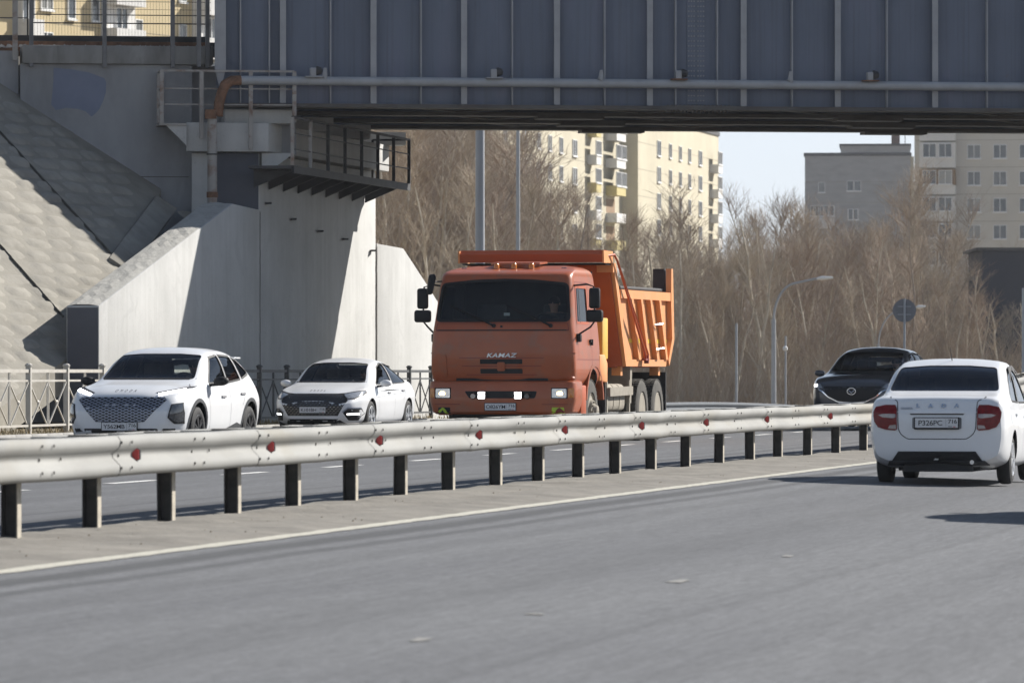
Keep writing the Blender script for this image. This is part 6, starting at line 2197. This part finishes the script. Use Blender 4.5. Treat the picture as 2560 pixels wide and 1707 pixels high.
# tipping body
XF = lambda z: -3.95 + (z - 1.30) * .60             # raked front wall
XR = lambda z: -8.02 if z > 1.75 else -8.02 + (1.75 - z) * .9
Wd = 1.25
MB().prism([(XF(1.30), -1.0, 1.30), (XF(3.06), -1.0, 3.06), (XF(3.06) + .06, -1.0, 3.06), (XF(1.30) + .06, -1.0, 1.30)], (0, 2.0, 0)).prism(
    [(XF(1.30), -Wd + .03, 1.30), (XF(3.06), -Wd + .03, 3.06), (XF(3.06) + .07, -Wd + .03, 3.06), (XF(1.30) + .07, -Wd + .03, 1.30)], (0, .235, 0)).prism(
    [(XF(1.30), 1.0, 1.30), (XF(3.06), 1.0, 3.06), (XF(3.06) + .07, 1.0, 3.06), (XF(1.30) + .07, 1.0, 1.30)], (0, .22, 0)).build('front_wall', M['orange_deep'], tk)
MB().box(-7.6, -3.9, -1.1, 1.1, 1.28, 1.38).build('floor', M['orange_deep'], tk)
for s in (1, -1):
    y0, y1 = s * 1.16, s * 1.20
    prof = [(XF(1.30), 1.30), (XF(3.06), 3.06), (XF(3.06) - .18, 3.06), (XF(2.60) - .42, 2.60), (-8.0, 2.60), (-8.0, 1.78), (-7.55, 1.30)]
    MB().prism([(x, y0, z) for (x, z) in prof], (0, y1 - y0, 0)).build('side_wall', M['orange_sunlit'], tk)
    # top rail, bottom rail, leaning ribs
    MB().prism([(x, s * 1.205, z) for (x, z) in ((XF(2.47) - .33, 2.47), (XF(2.62) - .33, 2.62), (-7.86, 2.62), (-7.86, 2.47))], (0, s * .075, 0)).build('top_rail', M['orange_sunlit'], tk)
    MB().prism([(x, s * 1.205, z) for (x, z) in ((XF(1.30) - .01, 1.30), (XF(1.42), 1.42), (-7.66, 1.42), (-7.55, 1.30))], (0, s * .05, 0)).build('bottom_rail', M['orange_sunlit'], tk)
    MB().prism([(x, s * 1.203, z) for (x, z) in ((XF(1.30), 1.30), (XF(3.06), 3.06), (XF(3.06) - .20, 3.06), (XF(1.42) - .24, 1.42), (XF(1.30) - .24, 1.30))], (0, s * .08, 0)).build('front_post', M['orange_sunlit'], tk)
    for k in range(4):
        xb = -5.02 - k * .80
        MB().prism([(xb, s * 1.204, 1.42), (xb + .62, s * 1.204, 2.468), (xb + .46, s * 1.204, 2.468), (xb - .16, s * 1.204, 1.42)], (0, s * .085, 0)).build('rib', M['orange_sunlit'], tk)
    MB().prism([(x, s * 1.19, z) for (x, z) in ((-7.87, 3.05), (-8.02, 3.05), (-8.14, 1.78), (-7.70, 1.31), (-7.62, 1.42), (-7.95, 1.80), (-7.86, 2.4))], (0, s * .10, 0)).build('rear_post', M['orange_sunlit'], tk)
    for k in range(5):
        xb = -4.55 - k * .8
        MB().box(xb, xb - .60, s * 1.2005, s * 1.2025, 1.71, 1.78).build('reflective_tape', M['tape'], tk)
MB().box(-8.0, -7.92, -1.15, 1.15, 1.4, 2.6).build('tailgate', M['orange_deep'], tk)
MB().tube([(-4.1, 1.12, 2.66), (-7.9, 1.12, 2.66)], .035, 10).build('tarp_roll', M['inner'], tk, smooth=60)
MB().box(-8.02, -7.88, .95, 1.16, 2.62, 3.05).build('rear_bracket', M['inner'], tk)
# cab guard (visor) with folded edge
MB().prism([(x, -1.27, z) for (x, z) in ((-2.20, 3.06), (-2.17, 3.20), (-2.26, 3.27), (-2.9, 3.24), (-2.9, 3.18), (-2.3, 3.20), (-2.25, 3.08))], (0, 2.54, 0)).build('cab_guard', M['orange_deep'], tk, smooth=None)
for s in (1, -1):
    MB().prism([(x, s * 1.272, z) for (x, z) in ((-2.18, 3.05), (-2.16, 3.26), (-2.9, 3.26), (-2.9, 3.06))], (0, -s * .03, 0)).build('guard_cheek', M['orange_sunlit'], tk)
MB().box(-2.95, -2.4, -1.25, 1.25, 3.025, 3.05).build('guard_floor', M['gap'], tk)
MB().prism([(-2.86, 1.0, 2.90), (-2.86, 1.285, 2.90), (-2.84, 1.285, 3.06), (-2.84, 1.0, 3.06)], (-.12, 0, 0)).build('front_wall_cap', M['orange_sunlit'], tk)
# red tarp arms along the left side
MB().tube([(-2.4, 1.2, 3.16), (-2.75, 1.33, 3.20), (-2.95, 1.34, 3.10), (-5.30, 1.34, 1.52), (-5.38, 1.33, 1.42)], .022, 8).build('tarp_arm', M['orange_deep'], tk, smooth=50)
MB().tube([(-3.05, 1.36, 3.0), (-5.55, 1.35, 1.50)], .014, 6).build('tarp_arm', M['orange_deep'], tk, smooth=50)
MB().box(-5.52, -5.22, 1.29, 1.37, 1.40, 1.44).box(-5.5, -5.44, 1.29, 1.37, 1.35, 1.5).build('tarp_bracket', M['red_stripe'], tk)
for (x, z) in ((-6.45, 2.05), (-6.55, 1.62)):
    MB().tube([(x + .15, 1.31, z - .02), (x - .1, 1.40, z), (x - .2, 1.33, z + .02)], .016, 6).build('tie_hook', M['alloy'], tk)
for x in (-4.15, -7.4): MB().box(x - .08, x + .08, 1.0, 1.16, 1.14, 1.30).build('bracket', M['orange_sunlit'], tk)


def truck_wheel(x, y, dual, front):
    s = 1 if y > 0 else -1
    r, rimr, wd = .535, .30, .27
    h = wd / 2
    prof = [(-h * .8, rimr), (-h, rimr + .03), (-h * 1.02, r - .09), (-h * .9, r - .025), (-h * .75, r), (h * .75, r), (h * .9, r - .025), (h * 1.02, r - .09), (h, rimr + .03), (h * .8, rimr)]
    w = MB().lathe(prof, 44, 'y', close=True)
    for k in range(44):                                 # tread blocks
        a = 2 * math.pi * (k + .5) / 44
        for q in (-.085, 0, .085):
            p = Vector((math.cos(a) * (r + .004), q, math.sin(a) * (r + .004)))
            w.bar(p + Vector((0, -.033, 0)), p + Vector((0, .033, 0)), .05, .018, (math.cos(a), 0, math.sin(a)))
    wo = w.build('wheel', M['rubber_dusty'], tk, smooth=40, loc=(x, y, r))
    m = MB()
    if front:
        m.lathe([(s * h * .8, rimr + .005), (s * h * .95, rimr), (s * h * .7, rimr - .03), (s * h * .9, .2), (s * (h + .03), .19), (s * (h + .03), .13), (s * (h + .10), .10), (s * (h + .12), .0)], 32, 'y')
        for k in range(10):
            a = 2 * math.pi * k / 10
            m.lathe([(s * (h + .02), .018), (s * (h + .06), .016)], 6, 'y', (.165 * math.cos(a), 0, .165 * math.sin(a)))
    else:
        m.lathe([(s * h * .9, rimr + .006), (s * h * .95, rimr - .01), (s * h * .2, rimr - .03), (-s * h * .8, rimr - .06), (-s * h * .8, .14), (s * h * .6, .12), (s * h * .7, .05)], 32, 'y')
    m.build('rim', M['dusty_steel'], wo, smooth=35)
    if dual:
        link('inner_tyre', wo.data, wo, (0, -s * .31, 0))


for s in (1, -1):
    truck_wheel(-1.62, s * 1.05, False, True)
    truck_wheel(-5.80, s * 1.06, True, False)
    truck_wheel(-7.15, s * 1.06, True, False)
MB().box(-7.2, -5.75, -.9, .9, .45, .62).build('axle', M['inner'], tk)
MB().box(-7.85, -7.8, -1.2, 1.2, .35, 1.2).build('mud_flap', M['rubber'], tk)
aim(tk, cw(-.17, 94.6, .05), 0, 2.2)
person('person in the truck cab holding the steering wheel', Vector(tk.location) + Matrix.Rotation(tk.rotation_euler.z, 3, 'Z') @ Vector((-1.50, .55, 1.60)), tk.rotation_euler.z, scale=1.0, wheel=(.60, 0, .42))

# ================================================================ air: faint haze that pales the far blocks and the wood
hz_m = bpy.data.materials.new('haze air')
hz_m.use_nodes = True
hn = hz_m.node_tree
hn.nodes.clear()
h_out = hn.nodes.new('ShaderNodeOutputMaterial')
h_v = hn.nodes.new('ShaderNodeVolumePrincipled')
h_v.inputs['Color'].default_value = (.90, .94, 1.0, 1)
h_v.inputs['Density'].default_value = .00011
h_v.inputs['Anisotropy'].default_value = .2
hn.links.new(h_v.outputs[0], h_out.inputs['Volume'])
hz = MB().box(-520, 420, -60, 880, -2.2, 44).build('haze', hz_m)
tag(hz, kind='stuff')
